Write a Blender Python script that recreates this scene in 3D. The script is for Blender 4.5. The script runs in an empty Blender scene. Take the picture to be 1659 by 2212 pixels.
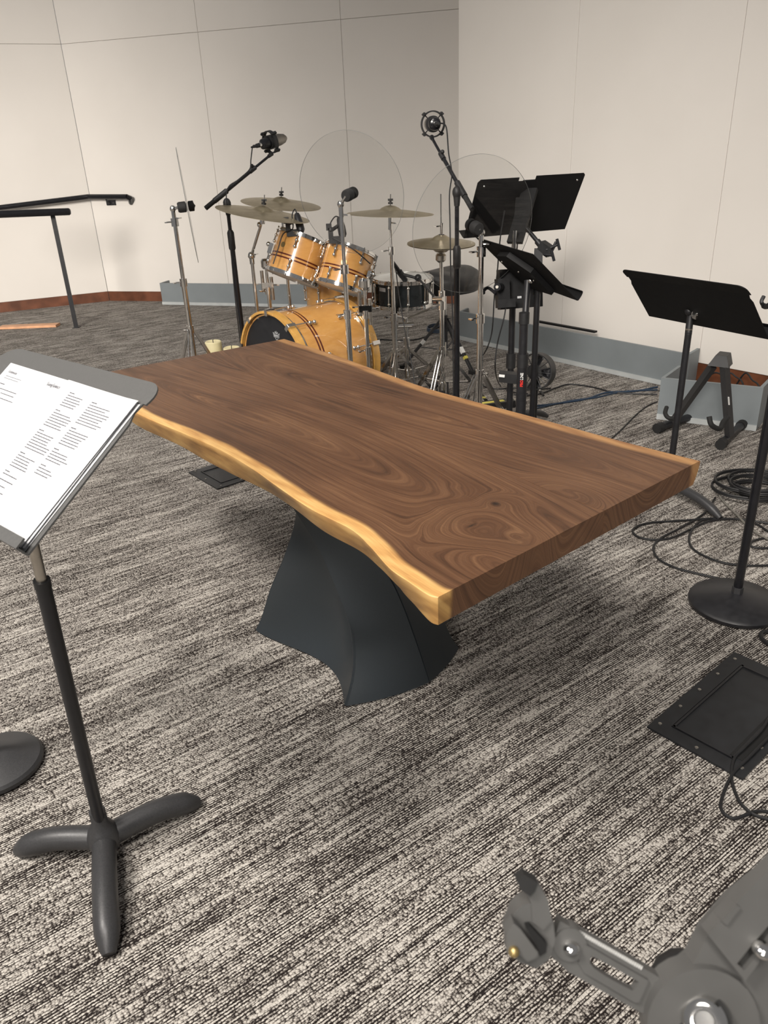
import bpy, math, random
import numpy as np
from mathutils import Vector, Matrix, noise as mnoise

# ------------------------------------------------------------------ camera
W, H, FPX, CAMH = 1659, 2212, 1660.0, 1.45
_n = np.array([985 - W / 2, -(4600 - H / 2), -FPX]); _n /= np.linalg.norm(_n)
_up = -_n
_y = np.array([0, 0, -1.0]); _y = _y - _y.dot(_up) * _up; _y /= np.linalg.norm(_y)
ROT = np.stack([np.cross(_y, _up), _y, _up])
CAM = np.array([0, 0, CAMH])
sc = bpy.context.scene
COL = sc.collection
cd = bpy.data.cameras.new('camera')
cd.sensor_fit = 'HORIZONTAL'; cd.sensor_width = 36.0; cd.lens = 36.0 * FPX / W
cd.clip_start = 0.02; cd.clip_end = 100
cam = bpy.data.objects.new('camera', cd); COL.objects.link(cam)
m4 = Matrix.Identity(4)
for i in range(3):
    for j in range(3): m4[i][j] = ROT[i][j]
    m4[i][3] = CAM[i]
cam.matrix_world = m4
sc.camera = cam
cd.dof.use_dof = True; cd.dof.focus_distance = 2.6; cd.dof.aperture_fstop = 17.0

# ------------------------------------------------------------------ world, lights, exposure
wd = bpy.data.worlds.new('room_air'); sc.world = wd; wd.use_nodes = True
wn = wd.node_tree.nodes; bg = wn['Background']
bg.inputs[0].default_value = (1.0, 0.975, 0.97, 1); bg.inputs[1].default_value = 0.20
def ceiling_lamp(x, y, energy, size=1.3, spread=115, z=5.2, aim=(0, 0), col=(1, 0.94, 0.87)):
    ld = bpy.data.lights.new('ceiling_lamp', 'AREA'); ld.shape = 'DISK'; ld.size = size; ld.energy = energy; ld.color = col
    ld.spread = math.radians(spread)
    o = bpy.data.objects.new('ceiling_lamp', ld); COL.objects.link(o); o.location = (x, y, z)
    o.rotation_euler = (Vector((x + aim[0], y + aim[1], 0)) - o.location).to_track_quat('-Z', 'Y').to_euler()
    return o
ceiling_lamp(-4.6, -6.0, 88, size=3.6, z=4.4, aim=(1.0, 16.2), spread=30)
ceiling_lamp(-2.8, -6.0, 36, size=3.0, z=5.6, aim=(4.7, 12.6), spread=27)
ceiling_lamp(-4.3, -0.6, 148, size=2.0, z=8.0, aim=(2.6, 1.2), spread=75)
ceiling_lamp(-0.8, -3.2, 84, size=2.0, z=8.0, aim=(0.5, 3.4), spread=75)
ceiling_lamp(-2.4, 3.0, 22, aim=(0.6, 1.6), spread=120)
sc.view_settings.view_transform = 'Standard'; sc.view_settings.look = 'None'
sc.view_settings.gamma = 1.0; sc.view_settings.exposure = 0.0; sc.view_settings.use_curve_mapping = False

# ------------------------------------------------------------------ helpers
V = lambda *a: np.array(a, float)
def ray(px, py): return ROT @ np.array([(px - W / 2) / FPX, -(py - H / 2) / FPX, -1.0])
def P(px, py, D): return CAM + ray(px, py) * D                 # point at optical depth D
def Z(px, py, z=0.0):                                          # point on the level plane z
    d = ray(px, py); return CAM + d * ((z - CAMH) / d[2])
def nrm(v): v = np.array(v, float); return v / np.linalg.norm(v)
def frame(axis):
    a = nrm(axis); b = np.cross(a, [0, 0, 1.0] if abs(a[2]) < .9 else [1.0, 0, 0]); b = nrm(b)
    return b, np.cross(a, b), a
def cat(pts, n=8, closed=False):
    pts = [np.array(p, float) for p in pts]; out = []
    m = len(pts)
    for i in range(m if closed else m - 1):
        g = lambda k: pts[k % m] if closed else pts[min(max(k, 0), m - 1)]
        p0, p1, p2, p3 = g(i - 1), g(i), g(i + 1), g(i + 2)
        for k in range(n):
            t = k / n
            out.append(.5 * (2 * p1 + (p2 - p0) * t + (2 * p0 - 5 * p1 + 4 * p2 - p3) * t * t + (3 * p1 - p0 - 3 * p2 + p3) * t ** 3))
    if not closed: out.append(pts[-1])
    return out

class MB:
    def __init__(s): s.v = []; s.f = []
    def add(s, vs, fs):
        o = len(s.v); s.v += [tuple(map(float, p)) for p in vs]; s.f += [tuple(i + o for i in f) for f in fs]; return s
    def path(s, pts, r, n=8, closed=False):
        pts = [np.array(p, float) for p in pts]; m = len(pts)
        rs = r if isinstance(r, (list, tuple, np.ndarray)) else [r] * m
        vs = []; fs = []; b = None
        for i in range(m):
            if closed: t = pts[(i + 1) % m] - pts[i - 1]
            else: t = pts[min(i + 1, m - 1)] - pts[max(i - 1, 0)]
            t = nrm(t)
            if b is None: b = frame(t)[0]
            b = b - b.dot(t) * t
            b = frame(t)[0] if np.linalg.norm(b) < 1e-6 else nrm(b)
            c = np.cross(t, b)
            for k in range(n):
                a = 2 * math.pi * k / n
                vs.append(pts[i] + (b * math.cos(a) + c * math.sin(a)) * rs[i])
        R = m if closed else m - 1
        for i in range(R):
            for k in range(n):
                j = (i + 1) % m
                fs.append((i * n + k, i * n + (k + 1) % n, j * n + (k + 1) % n, j * n + k))
        if not closed:
            fs.append(tuple(range(n - 1, -1, -1))); fs.append(tuple((m - 1) * n + k for k in range(n)))
        return s.add(vs, fs)
    def tube(s, a, b, r, r2=None, n=12): return s.path([a, b], [r, r if r2 is None else r2], n)
    def lathe(s, prof, o, axis, n=32, closed=False):
        b, c, a = frame(axis); o = np.array(o, float); vs = []; fs = []
        for (r, z) in prof:
            for k in range(n):
                t = 2 * math.pi * k / n
                vs.append(o + a * z + (b * math.cos(t) + c * math.sin(t)) * r)
        m = len(prof)
        for i in range(m if closed else m - 1):
            j = (i + 1) % m
            for k in range(n): fs.append((i * n + k, i * n + (k + 1) % n, j * n + (k + 1) % n, j * n + k))
        if not closed:
            if prof[0][0] > 1e-6: fs.append(tuple(range(n - 1, -1, -1)))
            if prof[-1][0] > 1e-6: fs.append(tuple((m - 1) * n + k for k in range(n)))
        return s.add(vs, fs)
    def box(s, c, size, ax=None):
        c = np.array(c, float); ax = [V(1, 0, 0), V(0, 1, 0), V(0, 0, 1)] if ax is None else [nrm(a) for a in ax]
        h = [ax[i] * size[i] / 2 for i in range(3)]
        vs = [c + h[0] * i + h[1] * j + h[2] * k for i in (-1, 1) for j in (-1, 1) for k in (-1, 1)]
        return s.add(vs, [(0, 1, 3, 2), (4, 6, 7, 5), (0, 4, 5, 1), (2, 3, 7, 6), (0, 2, 6, 4), (1, 5, 7, 3)])
    def bar(s, a, b, w, d, up=(0, 0, 1)):
        a = np.array(a, float); b = np.array(b, float); t = nrm(b - a); q = np.cross(t, up)
        if np.linalg.norm(q) < 1e-5: q = np.cross(t, [1, 0, 0.3])
        q = nrm(q); u = np.cross(q, t)
        return s.box((a + b) / 2, (np.linalg.norm(b - a), w, d), (t, q, u))
    def prism(s, poly, off):
        off = np.array(off, float); poly = [np.array(p, float) for p in poly]; n = len(poly)
        return s.add(poly + [p + off for p in poly], [tuple(range(n - 1, -1, -1)), tuple(range(n, 2 * n))] +
                     [(i, (i + 1) % n, n + (i + 1) % n, n + i) for i in range(n)])
    def ball(s, c, r, n=14, sc_=(1, 1, 1), ax=None):
        ax = [V(1, 0, 0), V(0, 1, 0), V(0, 0, 1)] if ax is None else [nrm(a) for a in ax]
        c = np.array(c, float); vs = []; fs = []; m = max(5, n // 2)
        for i in range(m + 1):
            th = math.pi * (i + .02) / (m + .04)
            for k in range(n):
                a = 2 * math.pi * k / n
                vs.append(c + r * (ax[0] * sc_[0] * math.sin(th) * math.cos(a) + ax[1] * sc_[1] * math.sin(th) * math.sin(a) + ax[2] * sc_[2] * math.cos(th)))
        for i in range(m):
            for k in range(n): fs.append((i * n + k, i * n + n + k, i * n + n + (k + 1) % n, i * n + (k + 1) % n))
        return s.add(vs, fs)
    def sheet(s, g, th):
        # g: rows x cols of points; gives a solid sheet of thickness th
        g = np.array(g, float); a, b = g.shape[:2]
        du = np.gradient(g, axis=0); dv = np.gradient(g, axis=1); n = np.cross(du, dv)
        n /= np.maximum(np.linalg.norm(n, axis=2, keepdims=True), 1e-9)
        g2 = g - n * th
        vs = list(g.reshape(-1, 3)) + list(g2.reshape(-1, 3)); o = a * b; fs = []
        I = lambda i, j: i * b + j
        for i in range(a - 1):
            for j in range(b - 1):
                fs.append((I(i, j), I(i + 1, j), I(i + 1, j + 1), I(i, j + 1)))
                fs.append((o + I(i, j), o + I(i, j + 1), o + I(i + 1, j + 1), o + I(i + 1, j)))
        for i in range(a - 1):
            fs.append((I(i, 0), o + I(i, 0), o + I(i + 1, 0), I(i + 1, 0)))
            fs.append((I(i, b - 1), I(i + 1, b - 1), o + I(i + 1, b - 1), o + I(i, b - 1)))
        for j in range(b - 1):
            fs.append((I(0, j), I(0, j + 1), o + I(0, j + 1), o + I(0, j)))
            fs.append((I(a - 1, j), o + I(a - 1, j), o + I(a - 1, j + 1), I(a - 1, j + 1)))
        return s.add(vs, fs)

def origin_of(o):
    p = np.zeros(3)
    while o is not None: p = p + np.array(o.location); o = o.parent
    return p
def make(name, mb, mat, parent=None, loc=None, angle=35):
    me = bpy.data.meshes.new(name)
    if parent is not None: off = origin_of(parent); L = (0, 0, 0)
    else:
        if loc is None:
            a = np.array(mb.v); loc = ((a[:, 0].min() + a[:, 0].max()) / 2, (a[:, 1].min() + a[:, 1].max()) / 2, a[:, 2].min())
        off = np.array(loc, float); L = tuple(loc)
    vs = np.array(mb.v) - off
    me.from_pydata(vs.tolist(), [], mb.f); me.update()
    me.polygons.foreach_set('use_smooth', [True] * len(me.polygons))
    me.set_sharp_from_angle(angle=math.radians(angle))
    me.materials.append(mat)
    o = bpy.data.objects.new(name, me); COL.objects.link(o); o.location = L
    if parent is not None: o.parent = parent
    return o
def tag(o, label, cat_, group=None):
    o['label'] = label; o['category'] = cat_
    if group: o['group'] = group
    return o
def thing(name, label, cat_, loc, group=None):
    o = bpy.data.objects.new(name, None); COL.objects.link(o); o.location = tuple(map(float, loc)); o.empty_display_size = .05
    return tag(o, label, cat_, group)
def part(parent, name, mb, mat, label=None, angle=35):
    o = make(name, mb, mat, parent, angle=angle)
    if label: o['label'] = label
    return o
def solo(name, mb, mat, label, cat_, group=None, angle=35): return tag(make(name, mb, mat, angle=angle), label, cat_, group)
def struct(name, mb, mat, angle=35):
    o = make(name, mb, mat, angle=angle); o['kind'] = 'structure'; return o

# ------------------------------------------------------------------ materials
def newmat(name):
    m = bpy.data.materials.new(name); m.use_nodes = True
    nt = m.node_tree; return m, nt, nt.nodes['Principled BSDF']
def mat(name, col, rough=.5, metal=0.0, var=.12, scale=40, bump=0.0, coat=0.0, rvar=.08, spec=.5):
    m, nt, b = newmat(name)
    tc = nt.nodes.new('ShaderNodeTexCoord'); nz = nt.nodes.new('ShaderNodeTexNoise')
    nz.inputs['Scale'].default_value = scale; nz.inputs['Detail'].default_value = 3
    nt.links.new(tc.outputs['Object'], nz.inputs['Vector'])
    rp = nt.nodes.new('ShaderNodeValToRGB')
    rp.color_ramp.elements[0].position = .3; rp.color_ramp.elements[1].position = .7
    rp.color_ramp.elements[0].color = (*[c * (1 - var) for c in col], 1)
    rp.color_ramp.elements[1].color = (*[min(1, c * (1 + var)) for c in col], 1)
    nt.links.new(nz.outputs['Fac'], rp.inputs['Fac']); nt.links.new(rp.outputs['Color'], b.inputs['Base Color'])
    mr = nt.nodes.new('ShaderNodeMapRange'); mr.inputs['To Min'].default_value = max(.02, rough - rvar); mr.inputs['To Max'].default_value = min(1, rough + rvar)
    nt.links.new(nz.outputs['Fac'], mr.inputs['Value']); nt.links.new(mr.outputs['Result'], b.inputs['Roughness'])
    b.inputs['Metallic'].default_value = metal; b.inputs['Coat Weight'].default_value = coat; b.inputs['Coat Roughness'].default_value = .05
    b.inputs['Specular IOR Level'].default_value = spec
    if bump:
        bp = nt.nodes.new('ShaderNodeBump'); bp.inputs['Strength'].default_value = bump; bp.inputs['Distance'].default_value = .002
        nt.links.new(nz.outputs['Fac'], bp.inputs['Height']); nt.links.new(bp.outputs['Normal'], b.inputs['Normal'])
    return m
def math_n(nt, op, a, b=None, c=None):
    n = nt.nodes.new('ShaderNodeMath'); n.operation = op
    for i, x in enumerate((a, b, c)):
        if x is None: continue
        if isinstance(x, (int, float)): n.inputs[i].default_value = x
        else: nt.links.new(x, n.inputs[i])
    return n.outputs[0]
def ramp(nt, fac, stops):
    r = nt.nodes.new('ShaderNodeValToRGB'); e = r.color_ramp.elements
    e[0].position = stops[0][0]; e[0].color = (*stops[0][1], 1); e[1].position = stops[-1][0]; e[1].color = (*stops[-1][1], 1)
    for p, c in stops[1:-1]: q = e.new(p); q.color = (*c, 1)
    nt.links.new(fac, r.inputs['Fac']); return r.outputs['Color']
def mixc(nt, f, a, b, mode='MIX'):
    n = nt.nodes.new('ShaderNodeMix'); n.data_type = 'RGBA'; n.blend_type = mode
    for s_, x in (('Factor', f), ('A', a), ('B', b)):
        k = [i for i in n.inputs if i.name == s_ and (i.type == 'RGBA' if s_ != 'Factor' else i.type == 'VALUE')][0]
        if isinstance(x, (int, float)): k.default_value = x
        elif isinstance(x, tuple): k.default_value = (*x, 1)
        else: nt.links.new(x, k)
    return [o for o in n.outputs if o.type == 'RGBA'][0]
def noise_n(nt, vec, scale, detail=3, rough=.5, dims='3D'):
    n = nt.nodes.new('ShaderNodeTexNoise'); n.inputs['Scale'].default_value = scale; n.inputs['Detail'].default_value = detail
    n.inputs['Roughness'].default_value = rough; nt.links.new(vec, n.inputs['Vector']); return n.outputs['Fac']
def mapping(nt, vec, rot=(0, 0, 0), scale=(1, 1, 1)):
    # rotate first, then scale
    n = nt.nodes.new('ShaderNodeMapping'); n.inputs['Rotation'].default_value = rot; nt.links.new(vec, n.inputs['Vector'])
    k = nt.nodes.new('ShaderNodeMapping'); k.inputs['Scale'].default_value = scale; nt.links.new(n.outputs[0], k.inputs['Vector'])
    return k.outputs[0]

M = {}
M['black_metal'] = mat('black_metal', (.012, .012, .014), .42, 0, .2)
M['black_gloss'] = mat('black_gloss', (.010, .010, .012), .22, 0, .2)
M['black_matte'] = mat('black_matte', (.006, .006, .0065), .6, 0, .2, spec=.25)
M['black_plastic'] = mat('black_plastic', (.014, .014, .015), .5, 0, .2)
M['rubber'] = mat('rubber', (.012, .012, .012), .75, 0, .25, bump=.2)
M['grey_metal'] = mat('charcoal_powder_coat', (.045, .045, .047), .42, .2, .15, 300, bump=.1)
M['desk_grey'] = mat('grey_enamel', (.10, .10, .098), .45, .1, .08, 200, bump=.08)
M['chrome'] = mat('chrome', (.74, .73, .71), .10, 1, .05, 20, rvar=.05)
M['steel'] = mat('brushed_steel', (.50, .47, .42), .3, 1, .1, 60)
M['cymbal'] = None
M['white_hd'] = mat('drum_head_white', (.80, .79, .75), .5, 0, .05, 30)
M['black_hd'] = mat('drum_head_black', (.014, .015, .018), .42, 0, .15, 40)
M['snare_shell'] = mat('snare_lacquer', (.018, .022, .024), .28, .3, .3, 15, coat=.3)
M['stripe'] = mat('dark_inlay', (.10, .018, .008), .2, 0, .15, 50, coat=.7)
M['hoop_wood'] = mat('maple_hoop', (.62, .34, .085), .25, 0, .12, 25, coat=.6)
M['vinyl'] = mat('black_vinyl', (.02, .02, .021), .5, 0, .15, 90, bump=.15)
M['box_grey'] = mat('grey_paint', (.19, .212, .222), .55, 0, .05, 6)
M['box_edge'] = mat('grey_paint_edge', (.42, .44, .44), .6, 0, .08, 12)
M['trim_wood'] = mat('stained_trim', (.125, .042, .018), .45, 0, .3, 9)
M['plank_wood'] = mat('bare_pine', (.62, .33, .18), .55, 0, .15, 14)
M['candle'] = mat('candle_wax', (.80, .72, .44), .5, 0, .04, 20)
M['paper'] = mat('white_paper', (.60, .606, .622), .7, 0, .015, 8)
M['ink'] = mat('grey_ink', (.10, .10, .115), .7, 0, .05)
M['base_metal'] = mat('anthracite_steel', (.026, .032, .037), .38, .15, .1, 500, bump=.05)
M['cable'] = mat('black_cable', (.010, .010, .011), .5, 0, .15)
M['cable_blue'] = mat('blue_cable', (.012, .03, .06), .5, 0, .15)
M['cable_grey'] = mat('grey_cable', (.17, .16, .14), .5, 0, .15)
M['label_white'] = mat('white_label', (.75, .75, .73), .6, 0, .03)
M['label_yellow'] = mat('yellow_label', (.62, .55, .10), .6, 0, .05)
M['red_print'] = mat('red_print', (.75, .03, .02), .5, 0, .03)
M['logo_grey'] = mat('logo_grey', (.50, .51, .52), .6, 0, .05)
M['badge'] = mat('brass_badge', (.40, .30, .13), .35, .8, .2, 60)
M['mic_mesh'] = mat('mic_grille', (.33, .31, .28), .35, 1, .25, 900, bump=.5)
M['floor_box'] = mat('floor_box_black', (.014, .015, .017), .48, .1, .25, 25)
M['holder'] = mat('grey_plastic', (.088, .087, .084), .45, 0, .08, 30)
M['hole_shade'] = mat('hole_shade', (.004, .004, .004), .8, 0, .1)  # near-black that paints in the shade of openings

def cymbal_mat():
    m, nt, b = newmat('bronze_cymbal')
    tc = nt.nodes.new('ShaderNodeTexCoord')
    n = noise_n(nt, tc.outputs['Object'], 14, 4)
    c = ramp(nt, n, [(.3, (.38, .32, .21)), (.7, (.55, .48, .34))])
    nt.links.new(c, b.inputs['Base Color']); b.inputs['Metallic'].default_value = .85; b.inputs['Roughness'].default_value = .36
    return m
M['cymbal'] = cymbal_mat()
def maple():
    m, nt, b = newmat('maple_lacquer')
    tc = nt.nodes.new('ShaderNodeTexCoord')
    v = mapping(nt, tc.outputs['Object'], (0, 0, 0), (5, 5, 14))
    n = noise_n(nt, v, 3, 5, .6); n2 = noise_n(nt, tc.outputs['Object'], 3, 2)
    f = math_n(nt, 'ADD', math_n(nt, 'MULTIPLY', n, .5), math_n(nt, 'MULTIPLY', n2, .5))
    c = ramp(nt, f, [(.3, (.50, .235, .060)), (.5, (.60, .305, .085)), (.7, (.68, .38, .13))])
    nt.links.new(c, b.inputs['Base Color']); b.inputs['Roughness'].default_value = .3
    b.inputs['Coat Weight'].default_value = .9; b.inputs['Coat Roughness'].default_value = .04
    return m
M['maple'] = maple()
def plexi():
    m, nt, b = newmat('clear_acrylic')
    tr = nt.nodes.new('ShaderNodeBsdfTransparent'); tr.inputs[0].default_value = (.985, .987, .985, 1)
    gl = nt.nodes.new('ShaderNodeBsdfGlossy'); gl.inputs['Roughness'].default_value = .02
    fr = nt.nodes.new('ShaderNodeFresnel'); fr.inputs[0].default_value = 1.49
    tc = nt.nodes.new('ShaderNodeTexCoord'); nz = noise_n(nt, tc.outputs['Object'], 6, 3)
    f = math_n(nt, 'MULTIPLY', fr.outputs[0], math_n(nt, 'ADD', math_n(nt, 'MULTIPLY', nz, .2), .75))
    mx = nt.nodes.new('ShaderNodeMixShader'); nt.links.new(f, mx.inputs[0])
    nt.links.new(tr.outputs[0], mx.inputs[1]); nt.links.new(gl.outputs[0], mx.inputs[2])
    nt.links.new(mx.outputs[0], nt.nodes['Material Output'].inputs['Surface'])
    return m
M['plexi'] = plexi()
M['plexi_edge'] = mat('acrylic_edge', (.16, .165, .16), .3, 0, .1, 30)

def wall_mat():
    m, nt, b = newmat('fabric_wall')
    tc = nt.nodes.new('ShaderNodeTexCoord')
    n = noise_n(nt, tc.outputs['Object'], 1.3, 3); w = noise_n(nt, tc.outputs['Object'], 420, 2)
    c = ramp(nt, n, [(.3, (.68, .645, .60)), (.7, (.72, .685, .64))])
    nt.links.new(c, b.inputs['Base Color']); b.inputs['Roughness'].default_value = .9; b.inputs['Specular IOR Level'].default_value = .2
    bp = nt.nodes.new('ShaderNodeBump'); bp.inputs['Strength'].default_value = .25; bp.inputs['Distance'].default_value = .001
    nt.links.new(w, bp.inputs['Height']); nt.links.new(bp.outputs[0], b.inputs['Normal'])
    return m
M['wall'] = wall_mat()
M['seam'] = mat('seam_backing', (.40, .38, .35), .9)  # backing slab colour, darker than the panels, visible in the gaps

CARPET_ANGLE = math.radians(35.2)
def carpet_mat():
    m, nt, b = newmat('striped_loop_carpet')
    tc = nt.nodes.new('ShaderNodeTexCoord'); o = tc.outputs['Object']
    rt = mapping(nt, o, (0, 0, -CARPET_ANGLE), (1, 1, 1))
    wv = nt.nodes.new('ShaderNodeTexNoise'); wv.inputs['Scale'].default_value = 190; wv.inputs['Detail'].default_value = 1; nt.links.new(rt, wv.inputs['Vector'])
    sp = nt.nodes.new('ShaderNodeSeparateXYZ'); nt.links.new(rt, sp.inputs[0]); al, ac = sp.outputs[0], sp.outputs[1]
    wob = math_n(nt, 'MULTIPLY', math_n(nt, 'SUBTRACT', wv.outputs['Fac'], .5), .0034)
    rowc = math_n(nt, 'DIVIDE', math_n(nt, 'ADD', ac, wob), .0066)
    row = math_n(nt, 'FLOOR', rowc); rb = math_n(nt, 'FRACT', rowc)
    def edge_(f, lo):
        k = math_n(nt, 'ABSOLUTE', math_n(nt, 'SUBTRACT', math_n(nt, 'MULTIPLY', f, 2), 1))
        k = math_n(nt, 'DIVIDE', math_n(nt, 'SUBTRACT', k, lo), 1 - lo); n = nt.nodes.new('ShaderNodeClamp'); nt.links.new(k, n.inputs[0]); return n.outputs[0]
    gap = edge_(rb, .40)
    vo = nt.nodes.new('ShaderNodeTexVoronoi'); vo.voronoi_dimensions = '2D'; vo.feature = 'F1'; vo.inputs['Scale'].default_value = 1; vo.inputs['Randomness'].default_value = .8
    nt.links.new(mapping(nt, rt, (0, 0, 0), (185, 1 / .0054, 1)), vo.inputs['Vector'])
    sx = nt.nodes.new('ShaderNodeSeparateColor'); nt.links.new(vo.outputs['Color'], sx.inputs[0]); speck = sx.outputs[0]
    lg = nt.nodes.new('ShaderNodeMapRange'); lg.inputs['From Min'].default_value = .28; lg.inputs['From Max'].default_value = .75; nt.links.new(vo.outputs['Distance'], lg.inputs['Value']); lgap = lg.outputs[0]
    def rown(ka, kr):
        cr = nt.nodes.new('ShaderNodeCombineXYZ'); nt.links.new(math_n(nt, 'MULTIPLY', al, ka), cr.inputs[0]); nt.links.new(math_n(nt, 'MULTIPLY', row, kr), cr.inputs[1])
        return noise_n(nt, cr.outputs[0], 1, 2, .5)
    streak = rown(5, .83); gmod = rown(3.5, 1.37)
    gm = nt.nodes.new('ShaderNodeMapRange'); gm.interpolation_type = 'SMOOTHSTEP'; gm.inputs['From Min'].default_value = .40; gm.inputs['From Max'].default_value = .60
    nt.links.new(gmod, gm.inputs['Value'])
    blotch = noise_n(nt, mapping(nt, o, (0, 0, -CARPET_ANGLE), (3.6, 11, 1)), 1, 3, .6)
    big = noise_n(nt, o, 1.4, 2)
    fine = noise_n(nt, rt, 330, 1, .5)
    tone = math_n(nt, 'ADD', math_n(nt, 'MULTIPLY', streak, .95), math_n(nt, 'MULTIPLY', blotch, .66))
    tone = math_n(nt, 'ADD', tone, math_n(nt, 'MULTIPLY', big, .20))
    tone = math_n(nt, 'ADD', tone, math_n(nt, 'MULTIPLY', speck, .42))
    tone = math_n(nt, 'ADD', tone, math_n(nt, 'MULTIPLY', fine, .45))
    tone = math_n(nt, 'SUBTRACT', tone, math_n(nt, 'MULTIPLY', math_n(nt, 'MULTIPLY', gap, gm.outputs[0]), 1.15))
    tone = math_n(nt, 'SUBTRACT', tone, math_n(nt, 'MULTIPLY', lgap, .40))
    tone = math_n(nt, 'SUBTRACT', tone, .605)
    c = ramp(nt, tone, [(.16, (.018, .014, .013)), (.36, (.085, .074, .066)), (.54, (.29, .265, .238)), (.82, (.56, .525, .478))])
    nt.links.new(c, b.inputs['Base Color']); b.inputs['Roughness'].default_value = .95; b.inputs['Specular IOR Level'].default_value = .12
    hgt = math_n(nt, 'SUBTRACT', 1, math_n(nt, 'MAXIMUM', gap, lgap))
    bp = nt.nodes.new('ShaderNodeBump'); bp.inputs['Strength'].default_value = .6; bp.inputs['Distance'].default_value = .003
    nt.links.new(hgt, bp.inputs['Height']); nt.links.new(bp.outputs[0], b.inputs['Normal'])
    return m
M['carpet'] = carpet_mat()

def walnut_mat():
    m, nt, b = newmat('walnut_slab')
    def attr(n):
        a = nt.nodes.new('ShaderNodeAttribute'); a.attribute_name = n; return a.outputs['Fac']
    ph = attr('ring'); gu = attr('gu'); gv = attr('gv'); sapn = attr('sapnear'); sapf = attr('sapfar'); dk = attr('knotdark')
    cx = nt.nodes.new('ShaderNodeCombineXYZ'); nt.links.new(gu, cx.inputs[0]); nt.links.new(gv, cx.inputs[1])
    g = cx.outputs[0]
    cr = nt.nodes.new('ShaderNodeCombineXYZ'); nt.links.new(math_n(nt, 'MULTIPLY', gu, 1.6), cr.inputs[0]); nt.links.new(math_n(nt, 'MULTIPLY', ph, 75), cr.inputs[1])
    bands = noise_n(nt, cr.outputs[0], 1.0, 4, .62)
    crf = nt.nodes.new('ShaderNodeCombineXYZ'); nt.links.new(math_n(nt, 'MULTIPLY', gu, 5), crf.inputs[0]); nt.links.new(math_n(nt, 'MULTIPLY', ph, 260), crf.inputs[1])
    fine = noise_n(nt, crf.outputs[0], 1.0, 3, .6)
    fib = noise_n(nt, mapping(nt, g, (0, 0, 0), (9, 420, 1)), 1, 2, .6)
    cloud = noise_n(nt, mapping(nt, g, (0, 0, 0), (2.2, 5, 1)), 1, 3)
    f = math_n(nt, 'ADD', math_n(nt, 'MULTIPLY', bands, .75), math_n(nt, 'MULTIPLY', fine, .50))
    f = math_n(nt, 'ADD', f, math_n(nt, 'MULTIPLY', fib, .22))
    f = math_n(nt, 'ADD', f, math_n(nt, 'MULTIPLY', cloud, .45))
    f = math_n(nt, 'SUBTRACT', f, .49)
    heart = ramp(nt, f, [(.20, (.034, .015, .007)), (.42, (.094, .043, .0205)), (.58, (.138, .068, .033)), (.78, (.240, .128, .061))])
    heart = mixc(nt, dk, heart, (.010, .006, .004))
    warp = noise_n(nt, mapping(nt, g, (0, 0, 0), (7, 40, 1)), 1, 3)
    sapcol = ramp(nt, math_n(nt, 'ADD', math_n(nt, 'MULTIPLY', warp, .7), math_n(nt, 'MULTIPLY', fine, .3)), [(.28, (.36, .17, .055)), (.45, (.56, .31, .105)), (.62, (.70, .44, .17))])
    def smooth(x, lo, hi):
        r = nt.nodes.new('ShaderNodeMapRange'); r.interpolation_type = 'SMOOTHSTEP'
        r.inputs['From Min'].default_value = lo; r.inputs['From Max'].default_value = hi; r.inputs['To Min'].default_value = 1; r.inputs['To Max'].default_value = 0
        nt.links.new(x, r.inputs['Value']); return r.outputs[0]
    wob = math_n(nt, 'MULTIPLY', math_n(nt, 'SUBTRACT', noise_n(nt, mapping(nt, g, (0, 0, 0), (4, 6, 1)), 1, 2), .5), .02)
    sn = smooth(math_n(nt, 'ADD', sapn, wob), .026, .040)
    sapf_col = ramp(nt, warp, [(.3, (.25, .115, .045)), (.6, (.40, .215, .085))])
    sf = math_n(nt, 'MULTIPLY', smooth(math_n(nt, 'ADD', sapf, wob), .026, .05), .95)
    c = mixc(nt, sf, heart, sapf_col)
    sd = attr('drop')
    bark = ramp(nt, warp, [(.30, (.17, .085, .028)), (.5, (.33, .18, .058)), (.68, (.48, .29, .10))])
    sm_ = nt.nodes.new('ShaderNodeMapRange'); sm_.inputs['From Min'].default_value = .002; sm_.inputs['From Max'].default_value = .016; nt.links.new(sd, sm_.inputs['Value'])
    sapcol = mixc(nt, sm_.outputs[0], sapcol, bark)
    c = mixc(nt, sn, c, sapcol)
    nt.links.new(c, b.inputs['Base Color'])
    rr = nt.nodes.new('ShaderNodeMapRange'); rr.inputs['To Min'].default_value = .36; rr.inputs['To Max'].default_value = .52
    nt.links.new(fib, rr.inputs['Value']); nt.links.new(rr.outputs[0], b.inputs['Roughness'])
    b.inputs['Specular IOR Level'].default_value = .45
    bp = nt.nodes.new('ShaderNodeBump'); bp.inputs['Strength'].default_value = .15; bp.inputs['Distance'].default_value = .0006
    nt.links.new(fib, bp.inputs['Height']); nt.links.new(bp.outputs[0], b.inputs['Normal'])
    return m
M['walnut'] = walnut_mat()

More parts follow.
